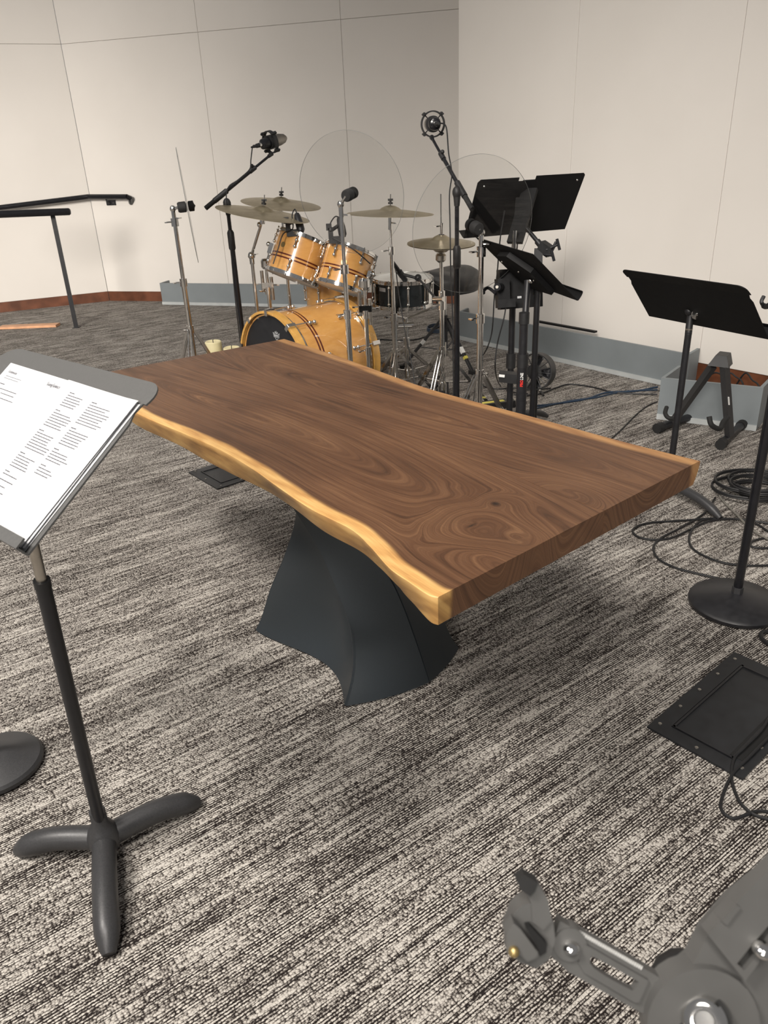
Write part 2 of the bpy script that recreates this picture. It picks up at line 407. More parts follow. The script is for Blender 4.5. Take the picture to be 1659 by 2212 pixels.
def text_mesh(txt, size, extrude=.0004, align='CENTER', width=1.0, bold=0.0):
    cu = bpy.data.curves.new('lettering', 'FONT'); cu.body = txt; cu.size = size; cu.extrude = extrude; cu.align_x = align; cu.align_y = 'CENTER'
    cu.resolution_u = 3; cu.offset = bold
    o = bpy.data.objects.new('lettering', cu); COL.objects.link(o)
    dg = bpy.context.evaluated_depsgraph_get(); me = bpy.data.meshes.new_from_object(o.evaluated_get(dg))
    vs = [np.array(v.co) * V(width, 1, 1) for v in me.vertices]; fs = [tuple(p.vertices) for p in me.polygons]
    bpy.data.objects.remove(o); bpy.data.curves.remove(cu); bpy.data.meshes.remove(me)
    return vs, fs
def put_text(parent, txt, size, c, x, y, m, name='lettering', **k):
    vs, fs = text_mesh(txt, size, **k); x = nrm(x); y = nrm(y); n = np.cross(x, y)
    mb = MB().add([np.array(c) + x * v[0] + y * v[1] + n * v[2] for v in vs], fs)
    return part(parent, name, mb, m)

# ================================================================== SETTING
fl = MB().add([(-9, -2.5, 0), (7, -2.5, 0), (7, 11.5, 0), (-9, 11.5, 0)], [(0, 1, 2, 3)])
struct('floor', fl, M['carpet'])

W1 = V(-3.0, 8.95); dB = V(math.cos(math.radians(-16)), math.sin(math.radians(-16))); dA = nrm(V(-1.0, -.43))
RA = V(.7703, 6.4285); dR = V(math.cos(math.radians(-52.457)), math.sin(math.radians(-52.457)))
RE = RA - dR * .123                                            # free left end of the right-hand wall
def wall(name, P0, d, cuts, zs, flip, top=5.0):
    d = np.array(d); nrmv = V(-d[1], d[0]) * flip        # towards the room
    a, bb = cuts[0], cuts[-1]
    mb = MB(); q = P0 + d * (a + bb) / 2 - nrmv * .06
    mb.box((q[0], q[1], (zs[0] + zs[-1]) / 2), (bb - a, .08, zs[-1] - zs[0]), (V(*d, 0), V(*nrmv, 0), V(0, 0, 1)))
    root = struct(name, mb, M['seam'])
    g = .0011
    for i in range(len(cuts) - 1):
        for j in range(len(zs) - 1):
            s0, s1, z0, z1 = cuts[i] + g, cuts[i + 1] - g, zs[j] + (g if j else 0), zs[j + 1] - g
            e = .0025
            front = [(s0 + e, z0 + e), (s1 - e, z0 + e), (s1 - e, z1 - e), (s0 + e, z1 - e)]; back = [(s0, z0), (s1, z0), (s1, z1), (s0, z1)]
            f3 = lambda s, z, t: V(*(P0 + d * s + nrmv * t), z)
            vs = [f3(s, z, 0) for s, z in front] + [f3(s, z, -e) for s, z in back] + [f3(s, z, -.02) for s, z in back]
            mb = MB().add(vs, [(0, 1, 2, 3)] + [(k, k + 4, (k + 1) % 4 + 4, (k + 1) % 4) for k in range(4)] + [(k + 4, k + 8, (k + 1) % 4 + 8, (k + 1) % 4 + 4) for k in range(4)])
            part(root, 'panel', mb, M['wall'], angle=15)
    return root
ZS = [.105, 2.5, 5.0]
wall('wall_left', W1, dA, [0, 1.47, 2.94, 4.41], ZS, 1)
wall('wall_back', W1, dB, [0, 1.50, 2.92, 4.34, 5.76], ZS, -1)
wall('wall_right', RE, dR, [0, 1.09, 2.20, 3.30, 4.40, 5.5], [.132, 5.0], -1)
dE = V(.79, .613)
wall('wall_return', RE + V(.02, .0), dE, [.03, 1.1, 2.2], [.0, 5.0], 1)
for nm, p0, d, L, fl_, bh in (('baseboard_left', W1, dA, 4.4, 1, .11), ('baseboard_back', W1, dB, 5.7, -1, .11), ('baseboard_right', RE, dR, 5.5, -1, .137)):
    n = V(-d[1], d[0]) * fl_; q = p0 + d * L / 2 - n * .014
    mb = MB().box((q[0], q[1], bh / 2), (L, .012, bh), (V(*d, 0), V(*n, 0), V(0, 0, 1)))
    struct(nm, mb, M['trim_wood'])

# ------------------------------------------------------------------ grey plywood cable troughs
def trough(name, label, a, b, ha, ends, th=.018, strip=True, group='grey painted cable troughs along the wall'):
    a = np.array(a[:2]); b = np.array(b[:2]); d = nrm(b - a); back = V(-d[1], d[0])
    L = np.linalg.norm(b - a); q = (a + b) / 2 + back * th / 2
    root = thing(name, label, 'trough', (q[0], q[1], 0), group)
    ax = (V(*d, 0), V(*back, 0), V(0, 0, 1))
    part(root, 'front_board', MB().box((q[0], q[1], ha / 2 + .002), (L, th, ha), ax), M['box_grey'])
    if strip:
        s = (a + b) / 2 - back * .005
        part(root, 'bottom_strip', MB().box((s[0], s[1], .017), (L, .01, .03), ax), M['box_edge'])
    for (k, tgt) in ends:
        s = (a if k == 0 else b) + (d if k == 0 else -d) * th / 2 + back * th
        t = np.array(tgt[:2]); e = nrm(t - s); Le = np.linalg.norm(t - s); c = (s + t) / 2; nn = V(-e[1], e[0])
        part(root, 'end_board', MB().box((c[0], c[1], ha / 2 + .002), (Le, th, ha), (V(*e, 0), V(*nn, 0), V(0, 0, 1))), M['box_grey'])
    return root
def wall_pt(P0, d, s, off, flip):
    n = V(-d[1], d[0]) * flip; return P0 + d * s + n * off
g0 = Z(352, 658); g1 = Z(700, 665)
trough('cable_trough', 'long grey low plywood trough at the wall behind the drum kit', g0, g1, .225,
       [(0, g0[:2] + V(.06, .19)), (1, g1[:2] + V(.06, .16))])
h0 = Z(990, 733); h1 = Z(1478, 843)
tr2 = trough('cable_trough', 'long grey low plywood trough along the right wall behind the black music stands', h0, h1, .225,
       [(0, h0[:2] + V(.09, .12)), (1, Z(1512, 752, .225)[:2] - V(.012, .009))])
b0 = Z(1418, 905); b1 = Z(1633, 931)
trough('cable_trough', 'short grey plywood box trough with curled cables behind the A-frame guitar stand', b0, b1, .235,
       [(0, b0[:2] + V(.19, .235)), (1, b1[:2] + V(.22, .30))])
mb = MB().bar(V(*(h0[:2] * .62 + h1[:2] * .38), .24) + V(.05, .06, 0), V(*(h0[:2] * .36 + h1[:2] * .64), .24) + V(.05, .06, 0), .03, .012)
solo('flat_bar', mb, M['black_matte'], 'thin black bar lying on top of the long grey trough at the right wall', 'bar')

# ------------------------------------------------------------------ handrails
zr = .98
def on_wall(px, py, P0, d, off, flip):
    n = V(-d[1], d[0]) * flip; r = ray(px, py); p0 = P0 + n * off
    A = np.array([[r[0], -d[0]], [r[1], -d[1]]]); t, s = np.linalg.solve(A, p0); return V(*(p0 + s * d), CAMH + t * r[2])
a0 = on_wall(-60, 456, W1, dA, .09, 1); a1 = on_wall(190, 425, W1, dA, .09, 1); a2 = on_wall(275, 425, W1, dB, .09, -1)
ret = on_wall(283, 438, W1, dB, .004, -1)
hr = thing('handrail', 'black wall-mounted handrail with a bend, ending beside the drum kit wall', 'handrail', (a1[0], a1[1], 0))
a1b = a1 + (a2 - a1) * .12
part(hr, 'rail', MB().path([a0, a1 - (a1 - a0) * .1, a1, a1b, a2], .026, 14), M['black_gloss'])
part(hr, 'end_return', MB().path([a2 + nrm(a2 - a1) * -.01, a2 + nrm(a2 - a1) * .02 + (ret - a2) * .2, ret], [.026, .026, .024], 14), M['black_gloss'])
bk = on_wall(240, 438, W1, dB, .006, -1); nb = V(dB[1], -dB[0], 0)
part(hr, 'bracket', MB().box(bk, (.11, .05, .012), (V(*dB, 0), V(0, 0, 1), nb)).path([bk + nb * .0, bk + nb * .07, bk + nb * .085 + V(0, 0, .05)], .008), M['black_metal'])
for k in (-.03, .03): part(hr, 'screw', MB().tube(bk + V(*dB, 0) * k, bk + V(*dB, 0) * k + nb * .01, .008), M['chrome'])
pf = Z(165, 708); rt = V(pf[0], pf[1], 1.005)
gr = thing('guard_rail', 'free-standing black guard rail on a slim square post at the left edge', 'railing', pf)
re = P(152, 457, 1.0); re = CAM + ray(152, 457) * ((pf[1] - 0.03) / ray(152, 457)[1]); rl = CAM + ray(-90, 466) * (7.0 / ray(-90, 466)[1])
part(gr, 'rail', MB().path([rl, re - nrm(re - rl) * .012, re], [.031, .031, .022], 14), M['black_gloss'])
q = rl + (re - rl) * .86
part(gr, 'post', MB().bar(V(pf[0], pf[1], .006), V(pf[0], pf[1], re[2] - .01), .038, .038, (1, .3, 0)), M['black_metal'])
part(gr, 'base_plate', MB().box(V(pf[0], pf[1], .004), (.06, .06, .006)), M['black_metal'])
p0, p1 = Z(2, 710), Z(126, 705)
mb = MB().bar(V(p0[0], p0[1], .014), V(p1[0], p1[1], .014), .11, .022)
solo('wood_plank', mb, M['plank_wood'], 'short bare pine plank lying on the carpet by the guard rail', 'plank')

# ------------------------------------------------------------------ floor boxes
def floor_box(name, label, c, u, v, w, d, screws):
    c = np.array(c, float); u = V(*nrm(u), 0); v = V(*nrm(v), 0); k = V(0, 0, 1)
    root = thing(name, label, 'floor box', (c[0], c[1], 0), 'black metal floor boxes')
    t = .045
    mb = MB()
    for s in (-1, 1):
        mb.box(V(c[0], c[1], .004) + v * s * (d / 2 - t / 2), (w, t, .006), (u, v, k))
        mb.box(V(c[0], c[1], .004) + u * s * (w / 2 - t / 2), (t, d - 2 * t, .006), (u, v, k))
    part(root, 'frame', mb, M['floor_box'])
    lw, ld = w - 2 * t - .004, d - 2 * t - .004
    mb = MB().box(V(c[0], c[1], .0035), (lw - .012, ld - .012, .004), (u, v, k))
    part(root, 'lid', mb, M['floor_box'])
    mb = MB()
    for s in (-1, 1):
        mb.box(V(c[0], c[1], .006) + v * s * (ld / 2 - .004), (lw, .006, .007), (u, v, k))
        mb.box(V(c[0], c[1], .006) + u * s * (lw / 2 - .004), (.006, ld, .007), (u, v, k))
    part(root, 'lid_rim', mb, M['black_metal'])
    n = screws
    pts = []
    for s in (-1, 1):
        for i in range(n): pts.append(u * (w / 2 - t / 2 - .002) * (2 * i / (n - 1) - 1) * .96 + v * s * (d / 2 - t * .42))
        pts += [u * s * (w / 2 - t * .42)]
    for p in pts:
        part(root, 'screw', MB().lathe([(.005, 0), (.005, .0015), (.003, .0025), (.0, .0025)], V(c[0], c[1], .007) + p, (0, 0, 1), 10), M['steel'])
    return root, u, v
A_, B_, C_ = Z(1397, 1573)[:2], Z(1585, 1412)[:2], Z(1605, 1686)[:2]
ub, vb = nrm(B_ - A_), nrm(C_ - A_); vb = nrm(vb - ub * ub.dot(vb))
wb, db = np.linalg.norm(B_ - A_), np.linalg.norm(C_ - A_)
fb, fu, fv = floor_box('floor_box', 'black metal floor box with screwed frame in the carpet at the right, cable coming out', A_ + ub * wb / 2 + vb * db / 2, ub, vb, wb, db, 5)
cut = V(*(A_ + ub * (wb * .16) + vb * (db * .83)), 0)
part(fb, 'slot_shade', MB().box(cut + V(*ub, 0) * .10 + V(0, 0, .0062), (.24, .035, .003), (V(*ub, 0), V(*vb, 0), V(0, 0, 1))), M['hole_shade'])  # thin near-black plate painted as the shaded slot, nothing is cut out
A2, C2 = Z(407, 1022)[:2], Z(472, 1055)[:2]
u2 = nrm(Z(470, 1003)[:2] - A2); v2 = nrm(C2 - A2); v2 = nrm(v2 - u2 * u2.dot(v2))
floor_box('floor_box', 'black metal floor box in the carpet behind the twisted table base', A2 + u2 * .2 + v2 * .13 + v2 * .02, u2, v2, .40, .30, 4)

# ================================================================== TABLE
TZ, TT = .735, .058
near_px = [(946, 1290), (925, 1284), (883, 1256), (841, 1226), (798, 1178), (756, 1141), (672, 1099), (600, 1051), (545, 1012), (474, 970), (398, 936), (296, 892)]
far_px = [(1513, 995), (1420, 972), (1327, 948), (1148, 899), (1001, 860), (914, 835), (800, 794), (710, 762), (615, 732)]
nearp = [Z(x, y, TZ)[:2] for x, y in near_px]; farp = [Z(x, y, TZ)[:2] for x, y in far_px]
UL = V(-.598, .801); US = V(.801, .598)
Lc = farp[-1] - US * .86 + UL * .03
nearp += [nearp[-1] * .45 + Lc * .55 + US * .012, Lc]
def resample(pts, n):
    pts = cat([V(p[0], p[1], 0) for p in pts], 16); pts = np.array(pts)[:, :2]
    s = pts @ UL; s = (s - s[0]) / (s[-1] - s[0]); t = np.linspace(0, 1, n)
    return np.stack([np.interp(t, s, pts[:, 0]), np.interp(t, s, pts[:, 1])], 1)
NS, NT = 420, 170
nc, fc = resample(nearp, NS), resample(farp, NS)
def slab(name, t0, t1, parent, near_edge, far_edge):
    nt_ = int(NT * (t1 - t0)) + 2
    ts = np.linspace(t0, t1, nt_)
    G = nc[:, None, :] * (1 - ts[None, :, None]) + fc[:, None, :] * ts[None, :, None]    # NS x nt x 2
    org = nc[0]
    prof = []     # (grid, z)
    def inset(kn, kf):
        g = G.copy()
        wdt = np.linspace(1, 0, nt_)[None, :, None] ** 6
        if near_edge: g = g + US[None, None, :] * kn * np.linspace(1, 0, nt_)[None, :, None] ** 8
        if far_edge: g = g - US[None, None, :] * kf * np.linspace(0, 1, nt_)[None, :, None] ** 8
        return g
    bow = np.array([0.012 * math.sin(i * .021) + .010 * math.sin(i * .05 + 1) for i in range(NS)])[:, None, None]
    en = np.clip(np.linspace(0, 14, NS), 0, 1)[:, None, None]
    lay = [(inset(.0014, .003), TZ), (inset(.0, .0), TZ - .0014), (inset((.003 + bow * .3) * en, .002), TZ - .020), (inset((.010 + bow * .6) * en, .010), TZ - .042), (inset((.016 + bow * .8) * en, .018), TZ - TT)]
    vs = []; fs = []
    def idx(i, j): return i * nt_ + j
    top = np.concatenate([lay[0][0], np.full((NS, nt_, 1), TZ)], 2).reshape(-1, 3); vs += list(top)
    fs += [(idx(i, j), idx(i, j + 1), idx(i + 1, j + 1), idx(i + 1, j)) for i in range(NS - 1) for j in range(nt_ - 1)]
    ring0 = [idx(i, 0) for i in range(NS)] + [idx(NS - 1, j) for j in range(1, nt_)] + [idx(i, nt_ - 1) for i in range(NS - 2, -1, -1)] + [idx(0, j) for j in range(nt_ - 2, 0, -1)]
    prev = ring0
    for g, z in lay[1:]:
        pts = np.concatenate([g, np.full((NS, nt_, 1), z)], 2).reshape(-1, 3)
        o = len(vs); vs += [pts[k] for k in ring0]; cur = list(range(o, o + len(ring0)))
        n = len(cur)
        fs += [(prev[k], prev[(k + 1) % n], cur[(k + 1) % n], cur[k]) for k in range(n)]
        prev = cur
    # bottom: strips between near and far side of the last ring
    fs.append(tuple(prev))
    mb = MB().add(vs, fs); o = part(parent, name, mb, M['walnut'], angle=28)
    me = o.data; arr = np.array(vs)
    xy = arr[:, :2] - org; u = xy @ UL; v = xy @ US; down = TZ - arr[:, 2]
    # distance to the live edges
    un = (nc - org) @ UL; vn = (nc - org) @ US; uf = (fc - org) @ UL; vf = (fc - org) @ US
    dn = v - np.interp(u, un, vn); df = np.interp(u, uf, vf) - v
    dn = np.where(down > .002, np.minimum(dn, 9), dn)
    # ring field
    def pxuv(x, y): q = Z(x, y, TZ)[:2] - org; return q @ UL, q @ US
    rng = lambda a, b, s: np.array([mnoise.noise(Vector((float(x) * a, float(y) * b, s))) for x, y in zip(u, v)])
    n1 = rng(1.1, 2.2, 3.0); n2 = rng(3.2, 6.5, 8.0); n3 = rng(9, 16, 5.0)
    if near_edge:
        vc = .235 + .05 * np.sin(u * 2.2); dd = .02 + .26 * np.abs(u - 1.25) ** 1.25
    else:
        vc = .64 + .04 * np.sin(u * 2.6 + 1); dd = .03 + .22 * np.abs(u - .85) ** 1.2
    rho = np.sqrt((v - vc) ** 2 + dd ** 2 * .10) + .018 * n1 + .007 * n2 + .0022 * n3 + down * .8
    # sapwood-side grain runs parallel to the live edge
    wgt = np.clip(1 - dn / .22, 0, 1) ** 1.2 * .85
    if near_edge: rho = rho * (1 - wgt) + wgt * (.30 - dn * 1.15 + .004 * n3 + .008 * n2)
    dark = np.zeros(len(u))
    def knot(x, y, sig, sx, amp, pit):
        nonlocal rho, dark
        a, b = pxuv(x, y); d = np.sqrt(((u - a) / sx) ** 2 + (v - b) ** 2) * (1 + .25 * n3 + .2 * n2)
        k = np.exp(-(d / sig) ** 2); rho = rho * (1 - k) + k * (d * amp + .02 * n3 + .3)
        if pit: dark = np.maximum(dark, np.clip(1.25 - d / pit, 0, 1) * .97)
        dark = np.maximum(dark, np.exp(-(d / (sig * .75)) ** 2) * .22 * (.5 + n3))
    if near_edge:
        knot(1020, 1133, .075, 1.25, 1.5, .0); knot(1070, 1088, .030, 1.2, 1.3, .009); knot(1115, 1160, .06, 1.5, 1.8, 0)
        a, b = pxuv(1018, 1135); dark = np.maximum(dark, np.exp(-((u - a) / .003) ** 2 - ((v - b) / .012) ** 2))
    else:
        knot(1235, 1070, .06, 1.6, 1.6, 0); a, b = pxuv(1184, 1074); dark = np.maximum(dark, np.exp(-((u - a) / .003) ** 2 - ((v - b) / .011) ** 2))
    for nm, val in (('ring', rho), ('gu', u), ('gv', v - down * .9), ('sapnear', dn if near_edge else dn + 1), ('sapfar', df if far_edge else df + 1), ('drop', down), ('knotdark', np.clip(dark, 0, 1))):
        at = me.attributes.new(nm, 'FLOAT', 'POINT'); at.data.foreach_set('value', np.asarray(val, np.float32))
    return o
TBC = V(-.115, 2.09)
tb = thing('dining_table', 'walnut live-edge slab dining table on a twisted dark steel base', 'table', (TBC[0], TBC[1], 0))
slab('tabletop_plank', 0, .5575, tb, True, False)
slab('tabletop_plank', .5585, 1, tb, False, True)

# twisted base: edge curves as (z, radius, angle deg) about the base centre
E1 = [(0.004, .331, -93), (.07, .285, -88.5), (.15, .257, -86.5), (.24, .258, -87.8), (.345, .243, -95), (.465, .225, -107), (.56, .235, -119), (.676, .265, -131)]
E0 = [(0.004, .335, 167), (.05, .312, 165.5), (.17, .266, 165), (.30, .204, 165), (.42, .175, 152), (.56, .19, 142), (.676, .23, 134)]
EC = [(0.004, .326, -46.6), (.15, .29, -50), (.30, .262, -57), (.42, .25, -67), (.56, .25, -80), (.676, .265, -92)]
def edge(E, rot=0, n=36):
    z = np.linspace(.004, .676, n)
    e = np.array(E); 
    zz = e[:, 0]; pts = np.array([[r * math.cos(math.radians(a)), r * math.sin(math.radians(a)), k] for k, r, a in E])
    cv = np.array(cat(pts, 10)); x = np.interp(z, cv[:, 2], cv[:, 0]); y = np.interp(z, cv[:, 2], cv[:, 1])
    c, s = math.cos(rot), math.sin(rot)
    return np.stack([TBC[0] + c * x - s * y, TBC[1] + s * x + c * y, z], 1)
for rot in (0, math.pi):
    e0, e1, ec, e2 = edge(E0, rot), edge(E1, rot), edge(EC, rot), edge(E0, rot + math.pi)
    def blade(a, b, bow, skew, slit=False, m=22):
        rows = []
        for i in range(len(a)):
            z = a[i][2]; k = 1 - z / .676
            sm = 1.0
            if slit: sm = 1.0
            row = []
            ch = b[i] - a[i]; nn = nrm(V(-ch[1], ch[0], 0)); mid_ = (a[i] + b[i]) / 2
            if nn.dot(V(TBC[0], TBC[1], z) - mid_) < 0: nn = -nn
            for j in range(m):
                s = j / (m - 1) * sm; p = a[i] * (1 - s) + b[i] * s
                row.append(p + nn * bow * math.sin(math.pi * s ** skew) * (.45 + .55 * k))
            rows.append(row)
        return rows
    part(tb, 'base_panel', MB().sheet(blade(e0, e1, .070, 1.45, True), .007), M['base_metal'], angle=60)
    part(tb, 'base_panel', MB().sheet(blade(e1, ec, -.012, 1), .007), M['base_metal'], angle=60)
    part(tb, 'base_panel', MB().sheet(blade(ec, e2, -.008, 1), .007), M['base_metal'], angle=60)
part(tb, 'top_plate', MB().lathe([(.30, .6765), (.30, .6768), (.0, .6768)], V(TBC[0], TBC[1], 0), (0, 0, 1), 4), M['base_metal'])

# ================================================================== MUSIC STANDS
def basis(a, t, g=0):
    a, t, g = map(math.radians, (a, t, g))
    r = V(math.sin(a), -math.cos(a), 0); u = V(math.cos(a) * math.cos(t), math.sin(a) * math.cos(t), math.sin(t))
    return r * math.cos(g) + u * math.sin(g), -r * math.sin(g) + u * math.cos(g), np.cross(r, u)
def desk(root, c, B, w, h, m, cr=.035, lip=.05, flange=.055, th=.003):
    r, u, n = B; c = np.array(c, float)
    zt = h / 2 - flange
    poly = [(-w / 2, -h / 2), (w / 2, -h / 2), (w / 2, zt - .04), (w / 2 - .008, zt - .02), (w / 2 - .004, zt), (-w / 2 + .004, zt), (-w / 2 + .008, zt - .02), (-w / 2, zt - .04)]
    part(root, 'desk_panel', MB().prism([c + r * x + u * y for x, y in poly], -n * th), m)
    # top flange, bent back a little, rounded corners
    k = nrm(u * math.cos(.2) - n * math.sin(.2)); b = c + u * zt; pts = [(-w / 2 - .004, 0), (w / 2 + .004, 0)]
    for i in range(7):
        t = math.pi / 2 * i / 6; pts.append((w / 2 + .004 - cr + cr * math.cos(t), flange - cr + cr * math.sin(t)))
    for i in range(7):
        t = math.pi / 2 * i / 6; pts.append((-w / 2 - .004 + cr - cr * math.sin(t), flange - cr + cr * math.cos(t)))
    part(root, 'desk_flange', MB().prism([b + r * x + k * y for x, y in pts], -np.cross(r, k) * th), m)
    e = c - u * h / 2
    mb = MB().box(e + n * lip / 2, (w, lip, th), (r, n, u)).box(e + n * lip + u * .008, (w, th, .018), (r, n, u))
    part(root, 'desk_lip', mb, m)
def curved_leg(root, hub, az, L, r, hz, m, name='leg'):
    d = V(math.cos(az), math.sin(az), 0); b = V(hub[0], hub[1], 0)
    pts = [b + d * .02 + V(0, 0, hz), b + d * L * .35 + V(0, 0, hz * 1.04), b + d * L * .6 + V(0, 0, hz * .95), b + d * L * .82 + V(0, 0, hz * .66), b + d * L + V(0, 0, .012)]
    pts = cat(pts, 5); n = len(pts)
    rs = [r * (1 if i < n * .75 else max(.45, 1 - .75 * (i / n - .75) / .25 * .8)) for i in range(n)]
    return part(root, name, MB().path(pts, rs, 14), m)

# foreground stand with sheet music
FB = basis(48.762, 35.571); FT = V(-.3738, 1.1687, 1.1039)      # FT: top right corner of the right page
FC = FT - FB[0] * .242 - FB[1] * .1195
hub = Z(224, 1806, .055); ms = thing('music_stand', 'charcoal music stand holding printed song sheets, at the left in front of the table', 'music stand', (hub[0], hub[1], 0), 'music stands')
desk(ms, FC, FB, .508, .331, M['desk_grey'], cr=.04, lip=.02, flange=.047)
pt = V(hub[0], hub[1], .09)
dirp = nrm(P(76, 1195, 1.31) - pt)
hit = pt + dirp * ((FC - pt).dot(FB[2]) / dirp.dot(FB[2]))      # where the pole axis meets the desk
mid = pt + dirp * ((P(92, 1280, 1.31)[2] - pt[2]) / dirp[2]); tp = hit - dirp * .03
part(ms, 'lower_tube', MB().tube(pt, mid, .0135, n=18), M['black_metal'])
part(ms, 'tube_collar', MB().tube(mid - dirp * .012, mid + dirp * .004, .0145, n=18), M['black_plastic'])
part(ms, 'upper_tube', MB().tube(mid - dirp * .03, tp, .0095, n=16), M['steel'])
part(ms, 'tilt_bracket', MB().bar(tp - dirp * .03, hit - FB[2] * .018, .04, .03), M['black_metal'])
part(ms, 'hub', MB().lathe([(.030, .022), (.037, .040), (.037, .064), (.028, .084), (.018, .10), (.0175, .135), (.0, .135)], V(hub[0], hub[1], 0), (0, 0, 1), 24), M['grey_metal'])
for tx, ty in ((38, 1838), (428, 1733), (236, 2062)):
    f = Z(tx, ty, .012); dv = f[:2] - hub[:2]
    curved_leg(ms, hub, math.atan2(dv[1], dv[0]), np.linalg.norm(dv), .027, .050, M['grey_metal'])

def on_desk(px, py, off=.0):
    r, u, n = FB; d = ray(px, py); q = FC + n * off; t = (q - CAM).dot(n) / d.dot(n); p = CAM + d * t - FC; return p.dot(r), p.dot(u)
random.seed(4)
def page(name, label, cx, cy, w, h, off, rotd, lines, extra=None, curl=0.0):
    r, u, n = FB; k = math.radians(rotd); r2 = r * math.cos(k) + u * math.sin(k); u2 = -r * math.sin(k) + u * math.cos(k)
    c = FC + r * cx + u * cy
    g = [[c + r2 * w * (i / 10 - .5) + u2 * h * (j / 12 - .5) + n * (off + curl * (i / 10) ** 3) for j in range(13)] for i in range(11)]
    sh = solo(name, MB().sheet(g, .0003), M['paper'], label, 'sheet music', 'printed song sheets on the music stand')
    if lines:
        mb = MB(); q = c + n * (off + .0004)
        for (x, y, L, s) in lines:
            p = 0
            while p < L:
                wd_ = random.uniform(.003, .010); wd_ = min(wd_, L - p)
                cc = q + r2 * (x + p + wd_ / 2 - w / 2) + u2 * (h / 2 - y) + n * curl * ((x + p) / w) ** 3
                mb.box(cc, (wd_, s, .0001), (r2, u2, n)); p += wd_ + .0011
        part(sh, 'printed_text', mb, M['ink'])
    if extra: extra(sh, c + n * (off + .0006), r2, u2, w, h)
    return sh
def colm(x, y0, blocks):
    out = []; y = y0
    for n, L in blocks:
        out.append((x, y, .016, .0019)); y += .0056
        for i in range(n): out.append((x, y, L * random.uniform(.7, 1.0), .0017)); y += .0052 if L > .05 else .0105
        y += .006
    return out
tl = on_desk(22, 781); tr_ = on_desk(150, 823); t2 = on_desk(304, 876); b2 = on_desk(57, 1186)
rgt = .242; ptop = .1195
page('song_sheet', 'white song sheet at the bottom of the right-hand pile on the music stand', rgt - .108 + .004, ptop - .1395 - .003, .216, .279, .0012, -.6, None)
page('song_sheet', 'white song sheet in the middle of the right-hand pile on the music stand', rgt - .108 + .001, ptop - .1395 - .001, .216, .279, .0026, .4, None, curl=.002)
page('song_sheet', 'top song sheet with two text columns on the right of the music stand', rgt - .108, ptop - .1395, .216, .279, .0042, -1.2,
     colm(.032, .022, [(5, .062), (6, .066), (7, .07), (5, .06), (4, .05), (3, .05)]) + colm(.108, .026, [(8, .074), (6, .062), (4, .066), (3, .055)]), curl=.003)
def songsel(sh, c, r, u, w, h):
    put_text(sh, 'SongSelect', .0105, c + r * (w / 2 - .030) + u * (h / 2 - .018), r, u, M['ink'], 'logo_lettering', extrude=.00005)
    put_text(sh, 'Gratitude', .0085, c + r * (-w / 2 + .034) + u * (h / 2 - .018), r, u, M['ink'], 'title_lettering', extrude=.00005)
lw = .216
page('song_sheet', 'left song sheet with a heading, partly out of the frame, on the music stand', -.190 + lw / 2, ptop - .1395 + .003, lw, .279, .0022, -.8,
     [(.02, .028, .06, .001), (.02, .033, .055, .001), (.02, .046, .02, .0018), (.03, .056, .07, .0016), (.05, .064, .05, .0016), (.05, .074, .06, .0016), (.02, .09, .05, .0016), (.03, .10, .03, .0016), (.02, .12, .03, .0016),
      (.03, .135, .05, .0016), (.02, .15, .06, .0016), (.03, .17, .05, .0016), (.02, .185, .06, .0016)], songsel)

# stand by the far right corner of the table, seen from behind
C2_, B2_ = V(1.24, 3.04, .858), basis(209, 50)
ms2 = thing('music_stand', 'black music stand seen from behind, standing past the far right table corner', 'music stand', (1.262, 3.10, 0), 'music stands')
desk(ms2, C2_, B2_, .575, .29, M['black_matte'], cr=.03)
pb = V(1.262, 3.10, 0); ptop2 = P(1489, 706, 3.1)
part(ms2, 'lower_tube', MB().tube(V(pb[0], pb[1], .06), ptop2 - V(0, 0, .02), .0135, n=16), M['black_metal'])
part(ms2, 'neck', MB().tube(ptop2 - V(0, 0, .03), P(1493, 668, 3.09), .014, n=14).ball(P(1488, 672, 3.08), .017), M['black_plastic'])
part(ms2, 'tilt_knob', MB().lathe([(.022, 0), (.022, .004), (.014, .006), (.006, .008), (.006, .016), (.0, .016)], P(1503, 678, 3.05), nrm(V(.35, -.9, .1)), 18), M['chrome'])
part(ms2, 'tube_ring', MB().tube(ptop2 - V(0, 0, .012), ptop2 - V(0, 0, .006), .0145), M['steel'])
part(ms2, 'hub', MB().lathe([(.026, .03), (.032, .045), (.03, .07), (.0165, .10), (.016, .13), (.0, .13)], pb, (0, 0, 1), 20), M['grey_metal'])
fe = Z(1553, 1118, .012); a0_ = math.atan2(fe[1] - pb[1], fe[0] - pb[0])
for k in range(3): curved_leg(ms2, pb, a0_ + k * 2 * math.pi / 3, .30, .02, .055, M['grey_metal'])

# wide stand behind the right clear disc
C3, B3 = V(.80, 4.30, 1.145), basis(289.4, 60, 0)
ms3 = thing('music_stand', 'wide black double-panel music stand behind the right clear disc', 'music stand', (.86, 4.36, 0), 'music stands')
r3, u3, n3_ = B3
part(ms3, 'desk_panel', MB().prism([C3 + r3 * x + u3 * y for x, y in ((-.31, -.165), (.05, -.165), (.05, .145), (-.02, .145), (-.02, .165), (-.30, .165), (-.31, .155))], -n3_ * .003), M['black_matte'])
part(ms3, 'desk_panel', MB().prism([C3 - n3_ * .006 + r3 * x + u3 * y for x, y in ((-.02, -.165), (.31, -.165), (.31, .15), (.295, .165), (.08, .165), (.08, .145), (-.02, .145))], -n3_ * .003), M['black_matte'])
part(ms3, 'desk_lip', MB().box(C3 - u3 * .165 + n3_ * .03, (.62, .06, .003), (r3, n3_, u3)), M['black_matte'])
